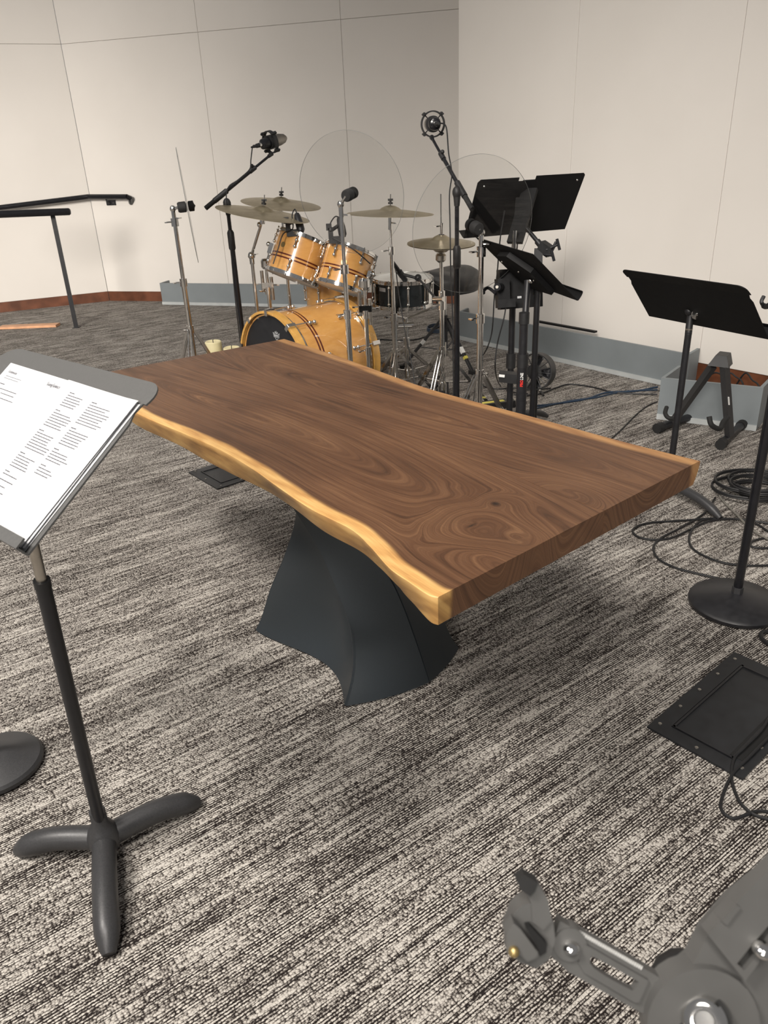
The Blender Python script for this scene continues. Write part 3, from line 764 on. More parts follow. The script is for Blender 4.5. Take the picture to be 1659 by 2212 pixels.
part(ms3, 'rivet', MB().ball(C3 - n3_ * .009 + r3 * .27 + u3 * .13, .006), M['chrome']); part(ms3, 'rivet', MB().ball(C3 - n3_ * .005 - r3 * .27 + u3 * .13, .006), M['chrome'])
pa = P(1108, 640, 4.0); pa = V(pa[0], pa[1], 0)
part(ms3, 'support_bracket', MB().bar(C3 - n3_ * .012 + u3 * .10, V(pa[0], pa[1], C3[2] - .16), .08, .02).bar(C3 - n3_ * .012 + u3 * .05 + r3 * .05, V(pa[0], pa[1], C3[2] - .20), .03, .02), M['black_matte'])
part(ms3, 'upper_tube', MB().tube(pa + V(0, 0, .72), pa + V(0, 0, C3[2] - .10), .011, n=14), M['chrome'])
part(ms3, 'lower_tube', MB().tube(pa + V(0, 0, .05), pa + V(0, 0, .78), .017, n=16), M['black_metal'])
part(ms3, 'tube_collar', MB().tube(pa + V(0, 0, .70), pa + V(0, 0, .79), .022, n=16), M['black_plastic'])
part(ms3, 'sticker', MB().box(P(1104, 519, 3.92), (.035, .012, .001), (r3, u3, n3_)), M['label_white'])
for k in range(3): curved_leg(ms3, pa, 2.6 + k * 2 * math.pi / 3, .28, .018, .06, M['grey_metal'])

# lower tilted stand with the lettered pole
C4, B4 = V(.70, 3.68, .922), basis(195.6, 42.3, 3.3)
pp = P(1131, 720, 3.55); pp = V(pp[0], pp[1], 0)
ms4 = thing('music_stand', 'black music stand with red and white lettering on its pole, desk tilted flat', 'music stand', pp, 'music stands')
r4, u4, n4 = B4
part(ms4, 'desk_panel', MB().prism([C4 + r4 * x + u4 * y for x, y in ((-.28, -.16), (.28, -.16), (.28, .16), (-.28, .16))], -n4 * .003), M['black_matte'])
lipg = []
for i in range(9):
    t = math.pi * .62 * i / 8; rr = .03
    lipg.append([C4 - u4 * .16 + r4 * (.28 * s - .0) + n4 * (rr * math.sin(t) * 1.3) - u4 * rr * (1 - math.cos(t)) * -.35 for s in (-1, 1)])
part(ms4, 'desk_lip', MB().sheet(lipg, .003), M['black_matte'])
part(ms4, 'back_plate', MB().prism([C4 - n4 * .004 + r4 * x + u4 * y for x, y in ((-.12, -.135), (.10, -.15), (.15, -.05), (.12, .09), (-.02, .12), (-.13, .03))], -n4 * .025), M['black_matte'])
for x, y in ((.02, .0), (-.07, -.04), (.12, .05)): part(ms4, 'screw', MB().ball(C4 - n4 * .030 + r4 * x + u4 * y, .005), M['steel'])
tp4 = P(1140, 606, 3.56)
part(ms4, 'tilt_bolt', MB().ball(P(1146, 607, 3.50), .011), M['chrome'])
part(ms4, 'upper_tube', MB().tube(V(pp[0], pp[1], .55), V(tp4[0], tp4[1], tp4[2]), .016, n=16), M['black_metal'])
zz1 = P(1136, 680, 3.56)[2]; zz2 = P(1130, 778, 3.56)[2]
part(ms4, 'tube_collar', MB().tube(pp + V(0, 0, zz1 - .03), pp + V(0, 0, zz1 + .02), .024, n=18), M['black_plastic'])
part(ms4, 'middle_tube', MB().tube(pp + V(0, 0, zz2 - .05), pp + V(0, 0, zz1), .020, n=16), M['black_metal'])
part(ms4, 'tube_collar', MB().tube(pp + V(0, 0, zz2 - .045), pp + V(0, 0, zz2 + .02), .027, n=18), M['black_plastic'])
part(ms4, 'lower_tube', MB().tube(pp + V(0, 0, .03), pp + V(0, 0, zz2), .0245, n=20), M['black_metal'])
# vertical lettering, bent round the tube
vdir = nrm(V(-pp[0], -pp[1], 0)); side = np.cross(V(0, 0, 1), vdir)
def pole_text(txt, z0, m):
    vs, fs = text_mesh(txt, .0185, align='LEFT', extrude=.0002, width=.90, bold=.0006)
    out = []; R_ = .0249
    for v in vs:
        a = v[1] / R_; out.append(pp + V(0, 0, z0 + v[0]) + (vdir * math.cos(a) - side * math.sin(a)) * (R_ + v[2]) )
    part(ms4, 'lettering', MB().add(out, fs), m)
    return max(v[0] for v in vs)
zb = P(1126, 841, 3.60)[2]
L1 = pole_text('PRO', zb, M['red_print']); pole_text('LINE', zb + L1 + .0015, M['label_white'])
for k in range(3):
    a = .6 + k * 2 * math.pi / 3; d = V(math.cos(a), math.sin(a), 0)
    part(ms4, 'leg', MB().bar(pp + V(0, 0, .25) + d * .02, pp + d * .33 + V(0, 0, .02), .02, .02), M['black_metal'])

# ------------------------------------------------------------------ round-base microphone stands at the frame edges
def round_base(root, c, R_, m, collar=True):
    part(root, 'round_base', MB().lathe([(R_ * .96, 0.002), (R_, .008), (R_, .018), (R_ * .95, .026), (R_ * .5, .042), (.03, .054), (0, .055)], V(c[0], c[1], 0), (0, 0, 1), 56), m)
c5 = Z(1592, 1281, .05)
rs = thing('microphone_stand', 'black straight microphone stand on a round cast base at the right edge', 'mic stand', (c5[0], c5[1], 0), 'microphone stands')
round_base(rs, c5, .150, M['black_metal'])
part(rs, 'base_collar', MB().tube(V(c5[0], c5[1], .05), V(c5[0], c5[1], .075), .018, n=6), M['grey_metal'])
part(rs, 'pole', MB().tube(V(c5[0], c5[1], .06), V(c5[0], c5[1], 1.02), .0145, n=16), M['black_gloss'])
hk = P(1652, 655, 2.75); tpn = V(c5[0], c5[1], 1.02)
part(rs, 'pole_clutch', MB().tube(tpn - V(0, 0, .08), tpn + V(0, 0, .02), .02, n=16), M['black_plastic'])
part(rs, 'hook_arm', MB().path(cat([P(1650, 640, 2.45), P(1645, 653, 2.45), P(1656, 662, 2.45), (P(1656, 662, 2.45) + tpn) / 2 + V(0, 0, .01), tpn], 5), [.006] * 8 + [.009] * 13, 10), M['black_plastic'])
c6 = Z(-12, 1640, .03)
rs2 = thing('microphone_stand', 'black round stand base cut off by the left edge of the frame', 'mic stand', (c6[0], c6[1], 0), 'microphone stands')
round_base(rs2, c6, .118, M['grey_metal'])
part(rs2, 'pole', MB().tube(V(c6[0], c6[1], .05), V(c6[0], c6[1], 1.1), .011, n=14), M['black_metal'])
part(rs2, 'pole_clutch', MB().tube(V(c6[0], c6[1], .85), V(c6[0], c6[1], .93), .017, n=14), M['black_plastic'])

# ------------------------------------------------------------------ tablet holder close to the camera
HD = .50
def hp(px, py, dz=0.0): return P(px, py, HD - dz)
vn_ = -ray(W / 2, H / 2)
hc = hp(1520, 2195)
th_ = thing('tablet_holder', 'grey plastic tablet holder with slotted arm and claw, nearest thing at the lower right', 'tablet holder', (hc[0], hc[1], 0))
def plate(name, px, t, mt=M['holder'], dz=0.0, n=None):
    return part(th_, name, MB().prism([hp(x, y, dz) for x, y in px], ray(W / 2, H / 2) * t), mt)
circ = lambda cx, cy, r, a0=0, a1=360, n=28: [(cx + r * math.cos(math.radians(a0 + (a1 - a0) * i / n)), cy - r * math.sin(math.radians(a0 + (a1 - a0) * i / n))) for i in range(n + 1)]
# slotted arm with a real slot: ring of quads between outer and inner outline
def ring_plate(name, outer, inner, t, dz, mt):
    n = len(outer); mb = MB(); off = ray(W / 2, H / 2) * t
    vs = [hp(*p, dz) for p in outer] + [hp(*p, dz) for p in inner]; vs += [v + off for v in vs]
    fs = []
    for i in range(n):
        j = (i + 1) % n
        fs += [(i, n + i, n + j, j), (2 * n + i, 2 * n + j, 3 * n + j, 3 * n + i), (i, j, 2 * n + j, 2 * n + i), (n + i, 3 * n + i, 3 * n + j, n + j)]
    return part(th_, name, mb.add(vs, fs), mt)
outer = [(1210, 1990), (1250, 2012), (1330, 2058), (1415, 2106), (1440, 2122), (1405, 2195), (1385, 2188), (1290, 2135), (1225, 2098), (1185, 2060)]
inner = [(1275, 2058), (1282, 2060), (1325, 2084), (1372, 2110), (1396, 2124), (1374, 2154), (1360, 2148), (1310, 2118), (1276, 2098), (1262, 2084)]
ring_plate('slotted_arm', outer, inner, .010, .004, M['holder'])
o2 = [(1262, 2040), (1285, 2052), (1330, 2078), (1400, 2118), (1400, 2122), (1380, 2166), (1370, 2166), (1310, 2130), (1262, 2102), (1250, 2080)]
i2 = [(1278, 2066), (1284, 2068), (1325, 2090), (1374, 2118), (1380, 2122), (1368, 2140), (1358, 2136), (1310, 2110), (1284, 2092), (1274, 2080)]
ring_plate('arm_rib', o2, i2, .006, .0065, M['holder'])
plate('arm_end', circ(1232, 2042, 36), .012, dz=.006)
part(th_, 'arm_bolt', MB().ball(hp(1234, 2047, .008), .0052, 16, (1, 1, .6)), M['chrome'])
mb = MB()
for i in range(30):
    x, y = 1252 + i * 4.6, 2014 + i * 2.62
    mb.bar(hp(x + 2, y - 3, .0045), hp(x - 1, y + 4, .0045), .0005, .0008)
part(th_, 'scale_marks', mb, M['label_white'])
plate('claw_body', [(1106, 1985), (1112, 1972), (1130, 1955), (1155, 1950), (1175, 1962), (1195, 1990), (1200, 2030), (1188, 2072), (1160, 2092), (1120, 2078), (1098, 2052), (1092, 2022)], .016, dz=.010)
plate('claw_jaw', [(1094, 2018), (1110, 1995), (1125, 2008), (1162, 2058), (1158, 2070), (1140, 2078), (1122, 2062), (1108, 2068), (1095, 2058)], .012, dz=.020)
plate('claw_finger', [(1148, 1952), (1141, 1936), (1130, 1918), (1136, 1900), (1163, 1908), (1184, 1946), (1192, 1988), (1174, 2010), (1150, 1992)], .012, dz=.012)
plate('claw_pad', [(1116, 1904), (1132, 1890), (1163, 1908), (1156, 1926), (1146, 1936), (1126, 1924)], .010, M['rubber'], dz=.016)
plate('recess_shade', [(1136, 2004), (1146, 2002), (1182, 2040), (1180, 2058), (1166, 2066), (1164, 2052)], .006, M['hole_shade'], dz=.017)  # near-black plate on the claw, its colour stands in for recess shade
part(th_, 'claw_screw', MB().ball(hp(1110, 2056, .021), .0035, 12), M['badge'])
plate('hub_body', circ(1520, 2215, 122) , .018, dz=.012)
plate('hub_body', [(1440, 2130), (1500, 2080), (1530, 2020), (1590, 1950), (1665, 1890), (1740, 1880), (1740, 2260), (1520, 2330), (1420, 2290)], .016, dz=.006)
ring_plate('second_arm', [(1530, 2020), (1600, 1940), (1690, 1850), (1760, 1900), (1690, 2010), (1610, 2120)], [(1592, 2082), (1622, 2044), (1660, 2000), (1672, 2010), (1640, 2058), (1608, 2096)], .012, .016, M['holder'])
plate('arm_clip', [(1560, 1990), (1592, 1955), (1600, 1962), (1570, 2000)], .012, dz=.018)
part(th_, 'arm_bolt', MB().ball(hp(1648, 2052, .020), .0065, 16, (1, 1, .7)), M['chrome'])
n0 = nrm(-ray(1525, 2205)); kc = hp(1522, 2206, .013)
part(th_, 'knob_seat', MB().lathe([(.0165, 0), (.0165, .003), (.0, .003)], kc, n0, 32), M['hole_shade'])
part(th_, 'knob', MB().lathe([(.0135, 0), (.0135, .006), (.012, .0075), (.0095, .006), (.0065, .006), (.0055, .008), (.0, .008)], kc + n0 * .002, n0, 36), M['chrome'])
part(th_, 'swivel', MB().ball(hc + ray(W / 2, H / 2) * .035, .022).tube(hc + ray(W / 2, H / 2) * .01, hc + ray(W / 2, H / 2) * .04, .014), M['black_plastic'])
sb = hc + ray(W / 2, H / 2) * .04
part(th_, 'pole', MB().tube(V(sb[0], sb[1], .03), sb, .012, n=16), M['black_metal'])
part(th_, 'round_base', MB().lathe([(.125, .002), (.13, .012), (.12, .022), (.03, .04), (0, .04)], V(sb[0], sb[1], 0), (0, 0, 1), 40), M['black_metal'])

# ------------------------------------------------------------------ guitar stand
gt = P(1556, 775, 3.72)
gl_, gr_ = Z(1458, 918, .035), Z(1592, 945, .035)
gs = thing('guitar_stand', 'black folding A-frame guitar stand in front of the short grey trough', 'guitar stand', ((gl_[0] + gr_[0]) / 2, (gl_[1] + gr_[1]) / 2, 0))
ll, lr = Z(1456, 908, .05), Z(1576, 940, .05)
tl_, tr2_ = P(1540, 790, 3.74), P(1565, 790, 3.70)
part(gs, 'leg', MB().bar(tl_, ll, .028, .034), M['grey_metal']); part(gs, 'leg', MB().bar(tr2_, lr, .03, .036), M['grey_metal'])
part(gs, 'leg_sticker', MB().bar(tr2_ + (lr - tr2_) * .42 + V(.0, -.02, 0), tr2_ + (lr - tr2_) * .53 + V(0, -.02, 0), .008, .004), M['label_white'])
cap = [P(1546, 767, 3.70), P(1570, 770, 3.68), P(1574, 795, 3.68), P(1528, 790, 3.72)]
part(gs, 'top_cap', MB().prism(cap, V(.05, .07, .0)), M['black_plastic'])
for i, (fx, fy, gx, gy, c) in enumerate(((1412, 925, 1502, 897, ll), (1549, 960, 1604, 916, lr))):
    fa, fb_ = Z(fx + 8, fy, .028), Z(gx, gy, .028)
    bar = part(gs, 'foot_bar', MB().tube(fa, fb_, .021, n=16), M['black_metal'])
    for e in (fa, fb_):
        k = nrm(fb_ - fa) * (.035 if e is fa else -.035)
        part(bar, 'rubber_end', MB().tube(e - k * .2, e + k, .027, n=16), M['rubber'])
y1 = cat([P(1440, 880, 3.95), P(1437, 893, 3.92), P(1445, 903, 3.9), P(1460, 903, 3.9)], 5)
part(gs, 'cradle_arm', MB().path(y1, .011, 12), M['rubber'])
y2 = cat([P(1532, 900, 3.62), P(1537, 918, 3.62), P(1555, 926, 3.64), P(1562, 912, 3.66), P(1572, 901, 3.68)], 5)
part(gs, 'cradle_arm', MB().path(y2, .012, 12), M['rubber'])

# ================================================================== DRUM KIT
def ring_lugs(n, a0=0): return [a0 + 2 * math.pi * k / n for k in range(n)]
def drum(root, c, axis, R_, L, nl, shell, hoopm, stripes=(), hoop_h=.022, badge=None, lugtype='double', heads=(M['white_hd'], M['white_hd']), a0=0.3):
    """c: centre of the top rim, axis: from bottom to top; L: overall length"""
    b, d, a = frame(axis); c = np.array(c, float); bot = c - a * L
    part(root, 'shell', MB().lathe([(R_, .012), (R_, L - .012), (R_ - .008, L - .010), (R_ - .008, .010)], bot, a, 56, closed=True), shell)
    for z0, z1 in stripes:
        part(root, 'inlay_stripe', MB().lathe([(R_ + .0003, z0), (R_ + .0008, z0), (R_ + .0008, z1), (R_ + .0003, z1)], bot, a, 56, closed=True), M['stripe'])
    for z, hm in ((L - hoop_h, 0), (0, 1)):
        part(root, 'hoop', MB().lathe([(R_ + .004, z), (R_ + .011, z), (R_ + .011, z + hoop_h), (R_ + .004, z + hoop_h)], bot, a, 56, closed=True).lathe([(R_ + .011, z + hoop_h * .35), (R_ + .016, z + hoop_h * .35), (R_ + .016, z + hoop_h * .6), (R_ + .011, z + hoop_h * .6)], bot, a, 56, closed=True), hoopm)
    part(root, 'batter_head', MB().lathe([(R_ + .003, L - .012), (R_ + .003, L - .008), (0, L - .007)], bot, a, 48), heads[0])
    part(root, 'resonant_head', MB().lathe([(0, .006), (R_ + .003, .007), (R_ + .003, .011)], bot, a, 48), heads[1])
    for t in ring_lugs(nl, a0):
        e = b * math.cos(t) + d * math.sin(t)
        rod = lambda z0, z1: MB().tube(bot + a * z0 + e * (R_ + .013), bot + a * z1 + e * (R_ + .013), .0035, n=6)
        if lugtype == 'double':
            for zf, z1 in (((.66, .80), L + .004), ((.20, .34), -.004)):
                mb = MB().tube(bot + a * L * zf[0] + e * (R_ + .013), bot + a * L * zf[1] + e * (R_ + .013), .005, n=8)
                for z in zf: mb.ball(bot + a * L * z + e * (R_ + .012), .010, 10)
                lg = part(root, 'lug', mb, M['chrome']); part(lg, 'tension_rod', rod(L * zf[1 if z1 > 0 else 0], z1), M['chrome'])
        else:
            mb = MB().tube(bot + a * L * .22 + e * (R_ + .012), bot + a * L * .78 + e * (R_ + .012), .006, n=10)
            for z in (.22, .78): mb.ball(bot + a * L * z + e * (R_ + .011), .011, 10)
            lg = part(root, 'lug', mb, M['chrome'])
            part(lg, 'tension_rod', rod(L * .78, L + .004), M['chrome']); part(lg, 'tension_rod', rod(L * .22, -.004), M['chrome'])
    if badge is not None:
        t, z = badge; e = b * math.cos(t) + d * math.sin(t)
        part(root, 'badge', MB().lathe([(.016, 0), (.016, .0015), (.0, .002)], bot + a * z + e * (R_ + .0003), e, 20), M['badge'])
def toward_cam(c, axis):
    b, d, a = frame(axis); e = CAM - np.array(c); e = e - a * e.dot(a); e = nrm(e); return math.atan2(e.dot(d), e.dot(b))

# bass drum
bf, br = V(-.599, 4.31, .335), V(-.21, 4.655, .332)
ba = nrm(bf - br); BL = .54; BRd = .305
br = bf - ba * BL
bd = thing('bass_drum', 'maple bass drum with black front head and dark inlay stripes', 'drum', (bf[0] * .5 + br[0] * .5, bf[1] * .5 + br[1] * .5, 0), 'drum kit')
b_, d_, a_ = frame(ba)
part(bd, 'shell', MB().lathe([(BRd, .02), (BRd, BL - .02), (BRd - .009, BL - .02), (BRd - .009, .02)], br, ba, 80, closed=True), M['maple'])
for z0, z1 in ((BL - .165, BL - .155), (BL - .145, BL - .135)):
    part(bd, 'inlay_stripe', MB().lathe([(BRd + .0002, z0), (BRd + .001, z0), (BRd + .001, z1), (BRd + .0002, z1)], br, ba, 80, closed=True), M['stripe'])
for z0, nm in ((BL - .045, 0), (.0, 1)):
    part(bd, 'wood_hoop', MB().lathe([(BRd + .004, z0), (BRd + .018, z0), (BRd + .018, z0 + .045), (BRd + .004, z0 + .045)], br, ba, 80, closed=True), M['hoop_wood'])
for z0 in (BL - .062, .053):
    part(bd, 'flesh_hoop', MB().lathe([(BRd + .002, z0), (BRd + .007, z0), (BRd + .007, z0 + .008), (BRd + .002, z0 + .008)], br, ba, 80, closed=True), M['chrome'])
hd = part(bd, 'front_head', MB().lathe([(BRd + .003, BL - .03), (BRd + .003, BL - .022), (0, BL - .020)], br, ba, 80), M['black_hd'])
part(bd, 'batter_head', MB().lathe([(0, .02), (BRd + .003, .022), (BRd + .003, .03)], br, ba, 80), M['white_hd'])
upv = nrm(V(0, 0, 1) - ba * ba[2]); rv = np.cross(upv, ba)
fcn = br + ba * (BL - .0195)
for k in range(10):
    t = math.radians(18 + 36 * k); e = rv * math.cos(t) + upv * math.sin(t)
    for z0, s in ((BL, -1), (0.0, 1)):
        q0 = br + ba * z0; R2 = BRd + .018
        cl = part(bd, 'claw_hook', MB().box(q0 + e * (R2 + .006) + ba * s * .022, (.05, .022, .012), (ba, np.cross(ba, e), e)).box(q0 + e * (R2 - .008) - ba * s * .004, (.008, .024, .034), (ba, np.cross(ba, e), e)), M['chrome'])
        zr0 = BL - .04 if s < 0 else .04; zr1 = BL - .15 if s < 0 else .15
        part(cl, 'tension_rod', MB().tube(br + ba * zr0 + e * (BRd + .022), br + ba * zr1 + e * (BRd + .022), .0035, n=8), M['chrome'])
        part(bd, 'lug', MB().ball(br + ba * zr1 + e * (BRd + .016), .012, 10).ball(br + ba * (zr1 + s * .03) + e * (BRd + .016), .012, 10).tube(br + ba * zr1 + e * (BRd + .018), br + ba * (zr1 + s * .03) + e * (BRd + .018), .006, n=8), M['chrome'])
# crown logo on the head
lc = fcn + upv * .19 + rv * .045
crown = [(-.024, -.008), (-.030, .018), (-.018, .008), (-.011, .024), (-.004, .010), (0, .028), (.004, .010), (.011, .024), (.018, .008), (.030, .018), (.024, -.008)]
mb = MB()
def stroke(pts, w):
    for i in range(len(pts) - 1):
        p, q = [lc + rv * x + upv * y for x, y in (pts[i], pts[i + 1])]
        mb.bar(p, q, w, .0006, ba)
stroke(crown, .0022); stroke([(-.024, -.008), (.024, -.008)], .0022); stroke([(-.014, -.014), (0, -.022), (.014, -.014)], .002)
part(hd, 'crown_logo', mb, M['logo_grey'])
put_text(hd, 'REMO', .016, lc + upv * .001 + ba * .0004, rv, upv, M['logo_grey'], 'logo_lettering', bold=.0004)
for s in (-1, 1):
    q = br + ba * .38 + rv * s * BRd * .8 - upv * BRd * .55
    part(bd, 'spur', MB().tube(q, V(*(q + rv * s * .14 + ba * .10)[:2], .012), .008, n=10).ball(V(*(q + rv * s * .14 + ba * .10)[:2], .012), .012), M['chrome'])

# rack toms
TA = nrm(V(.37, .24, .90))
t1c = P(659, 513, 4.6); t2c = P(760, 537, 4.45)
tom1 = thing('rack_tom', 'left rack tom in maple with two dark stripes, the larger one', 'drum', (t1c[0], t1c[1], t1c[2] - .26), 'drum kit')
drum(tom1, t1c, TA, .158, .255, 6, M['maple'], M['chrome'], ((.088, .097), (.108, .117)), badge=(toward_cam(t1c, TA) - .75, .16), a0=toward_cam(t1c, TA) - .25)
TA2 = nrm(V(.33, .27, .90))
tom2 = thing('rack_tom', 'right rack tom in maple with two dark stripes, the smaller one behind the chrome pole', 'drum', (t2c[0], t2c[1], t2c[2] - .24), 'drum kit')
drum(tom2, t2c, TA2, .142, .24, 6, M['maple'], M['chrome'], ((.085, .093), (.103, .111)), badge=(toward_cam(t2c, TA2) - .15, .135), a0=toward_cam(t2c, TA2) + .45)
ft = P(722, 630, 5.05)
ftm = thing('floor_tom', 'maple floor tom half hidden behind the bass drum and the toms', 'drum', (ft[0], ft[1], 0), 'drum kit')
drum(ftm, V(ft[0], ft[1], .715), (0, 0, 1), .185, .42, 8, M['maple'], M['chrome'], ((.15, .16), (.17, .18)))
for k in range(3):
    t = .4 + k * 2.094; q = V(ft[0] + .205 * math.cos(t), ft[1] + .205 * math.sin(t), 0)
    part(ftm, 'leg', MB().tube(q + V(0, 0, .012), q + V(0, 0, .55), .006).ball(q + V(0, 0, .012), .012), M['chrome'])

# snare
SA = nrm(V(.02, -.03, 1)); snc = P(869, 597, 4.85)
sn = thing('snare_drum', 'dark snare drum with chrome hoops and white head', 'drum', (snc[0], snc[1], snc[2] - .19), 'drum kit')
drum(sn, snc, SA, .181, .178, 10, M['snare_shell'], M['chrome'], (), hoop_h=.024, lugtype='tube', a0=toward_cam(snc, SA) + .18)
sb_, sd_, sa_ = frame(SA); tcam = toward_cam(snc, SA)
e = sb_ * math.cos(tcam + .95) + sd_ * math.sin(tcam + .95)
part(sn, 'throw_off', MB().box(snc - SA * .10 + e * .198, (.035, .03, .09), (np.cross(e, SA), e, SA)).tube(snc - SA * .07 + e * .21, snc - SA * .02 + e * .225, .006), M['chrome'])
e = sb_ * math.cos(tcam - .75) + sd_ * math.sin(tcam - .75)
part(sn, 'label', MB().box(snc - SA * .055 + e * .1815, (.05, .003, .022), (np.cross(e, SA), e, SA)), M['logo_grey'])

def wing(mb, p, d, r=.004):
    mb.tube(p, p + np.array(d) * .03, r, n=8); b, c, a = frame(d)
    mb.box(p + np.array(d) * .035, (.03, .006, .014), (b, c, a)); return mb
def tripod(root, x, y, zc, R_, az, m=M['chrome'], zlow=.12, r=.0075, rod_r=.0125):
    part(root, 'tripod_collar', wing(MB().tube(V(x, y, zc - .02), V(x, y, zc + .025), .021, n=14), V(x, y, zc), (math.cos(az + 1), math.sin(az + 1), 0)), m)
    for k in range(3):
        t = az + k * 2.0944; d = V(math.cos(t), math.sin(t), 0); s = V(-d[1], d[0], 0) * .009
        mb = MB()
        for q in (s, -s): mb.bar(V(x, y, zc) + d * .02 + q, V(x, y, .022) + d * R_ + q, .004, .018)
        mb.bar(V(x, y, zlow) + d * .014, V(x, y, (zc + .02) * .42) + d * R_ * .60, .014, .006)
        lg = part(root, 'leg', mb, m)
        part(lg, 'rubber_foot', MB().box(V(x, y, .014) + d * (R_ + .004), (.05, .034, .024), (d, np.cross(V(0, 0, 1), d), V(0, 0, 1))), M['rubber'])
    part(root, 'lower_collar', MB().tube(V(x, y, zlow - .015), V(x, y, zlow + .02), .018, n=12), m)
def chrome_pole(root, x, y, z0, z1, joints, r=(.0155, .012), m=M['chrome']):
    zs = [z0] + list(joints) + [z1]
    for i in range(len(zs) - 1):
        rr = r[0] if i == 0 else r[1] if i == 1 else r[1] * .8
        part(root, 'pole_tube', MB().tube(V(x, y, zs[i]), V(x, y, zs[i + 1] + .01), rr, n=14), m)
    for z in joints:
        mb = MB().tube(V(x, y, z - .024), V(x, y, z + .02), .0215, n=14)
        wing(mb, V(x, y, z) + V(-.015, -.006, 0), nrm(V(-.9, -.4, 0))); part(root, 'clamp_collar', mb, m)

# ------------------------------------------------------------------ cymbals
def cymbal(name, label, c, axis, R_, bell=.060, h=.024):
    prof = [(.006, h + .022), (bell * .45, h + .019), (bell * .85, h + .008), (bell, h), (bell * 1.25, h - .004)]
    for k in range(1, 9):
        t = k / 8; prof.append((bell * 1.25 + (R_ - bell * 1.25) * t, (h - .004) * (1 - t ** 1.35)))
    under = [(r, z - .0014) for r, z in reversed(prof)]
    o = solo(name, MB().lathe(prof + under, c, axis, 72, closed=True), M['cymbal'], label, 'cymbal', 'cymbals of the drum kit', angle=60)
    return o
def cym_top(root, c, axis):
    a = nrm(axis)
    part(root, 'cymbal_felt', MB().tube(c + a * .052, c + a * .062, .014, n=14).tube(c - a * .0, c + a * .022, .012, n=14), M['rubber'])
    part(root, 'wing_nut', MB().tube(c + a * .062, c + a * .078, .007, n=8).box(c + a * .075, (.03, .006, .012)), M['black_plastic'])
    part(root, 'threaded_rod', MB().tube(c - a * .04, c + a * .105, .0035, n=8), M['chrome'])
def tilt(x, y): return nrm(V(x, y, 1))
# left front cymbal on a boom stand
x1 = tilt(.20, -.03); cy1 = P(568, 462, 4.5)
cymbal('crash_cymbal', 'bronze cymbal tilted to the right, nearest the boom microphone pole', cy1, x1, .275)
s1 = thing('cymbal_stand', 'chrome cymbal stand with an angled upper tube left of the rack toms', 'cymbal stand', (*P(551, 600, 4.75)[:2], 0), 'chrome drum hardware')
p = P(553, 610, 4.75); j = P(543, 552, 4.72)
cym_top(s1, cy1, x1)
part(s1, 'boom_tube', MB().tube(j, cy1 - x1 * .03, .009, n=12), M['chrome'])
part(s1, 'tilter', MB().tube(cy1 - x1 * .055, cy1 - x1 * .015, .016, n=12).ball(cy1 - x1 * .06 + V(-.015, 0, 0), .016), M['chrome'])
part(s1, 'boom_joint', wing(MB().ball(j, .024, 12).tube(j - V(0, 0, .05), j, .016), j, nrm(V(.9, -.3, .2))), M['chrome'])
bx_ = V(p[0], p[1], 0); part(s1, 'pole_tube', MB().tube(V(j[0], j[1], .45), j, .011, n=14), M['chrome'])
chrome_pole(s1, j[0], j[1], .05, .46, [.45]); tripod(s1, j[0], j[1], .34, .27, .3)
# rear cymbal
x2 = tilt(.14, -.07); cy2 = P(607, 441, 5.1)
cymbal('ride_cymbal', 'bronze cymbal behind, highest of the left pair above the toms', cy2, x2, .265)
s2 = thing('cymbal_stand', 'straight chrome cymbal stand standing behind the left rack tom', 'cymbal stand', (cy2[0], cy2[1], 0), 'chrome drum hardware')
cym_top(s2, cy2, x2)
part(s2, 'tilter', wing(MB().tube(cy2 - x2 * .06, cy2 - x2 * .01, .015, n=12), cy2 - x2 * .04, nrm(V(-.8, -.5, 0))), M['chrome'])
zj = P(624, 632, 5.1)[2]
chrome_pole(s2, cy2[0], cy2[1], .05, cy2[2] - .05, [.45, .80]); tripod(s2, cy2[0], cy2[1], .32, .27, .9)
# right cymbal
x3 = tilt(.05, .0); cy3 = P(843, 462, 4.4)
cymbal('crash_cymbal', 'flat bronze cymbal between the two large clear discs', cy3, x3, .25)
s3 = thing('cymbal_stand', 'straight chrome cymbal stand in front of the snare drum', 'cymbal stand', (cy3[0], cy3[1], 0), 'chrome drum hardware')
cym_top(s3, cy3, x3)
part(s3, 'tilter', wing(MB().tube(cy3 - x3 * .085, cy3 - x3 * .01, .013, n=12), cy3 - x3 * .05, nrm(V(.9, -.4, 0))), M['chrome'])
chrome_pole(s3, cy3[0], cy3[1], .05, cy3[2] - .06, [P(842, 705, 4.4)[2], P(839, 545, 4.4)[2]]); tripod(s3, cy3[0], cy3[1], .30, .26, .2)
# hi-hat
x4 = tilt(.035, -.05); ch = P(953, 527, 4.25)
cymbal('hi_hat_cymbal', 'upper hi-hat cymbal, bell up, seen through the right clear disc', ch + x4 * .004, x4, .188, .05, .024)
lowp = solo('hi_hat_cymbal', MB().lathe([(.006, -.046), (.03, -.04), (.05, -.026), (.062, -.022), (.12, -.012), (.188, -.001), (.188, -.0024), (.12, -.0135), (.062, -.0235), (.05, -.0275), (.03, -.0415), (.006, -.0475)], ch, x4, 72, closed=True), M['cymbal'], 'lower hi-hat cymbal, bell down, under the upper one', 'cymbal', 'cymbals of the drum kit', angle=60)
hh = thing('hi_hat_stand', 'chrome hi-hat stand with a long upper rod beside the snare drum', 'hi-hat stand', (ch[0], ch[1], 0), 'chrome drum hardware')
hx, hy, hz = ch
part(hh, 'pull_rod', MB().tube(V(hx, hy, .2), V(hx, hy, P(953, 416, 4.25)[2]), .0035, n=8), M['chrome'])
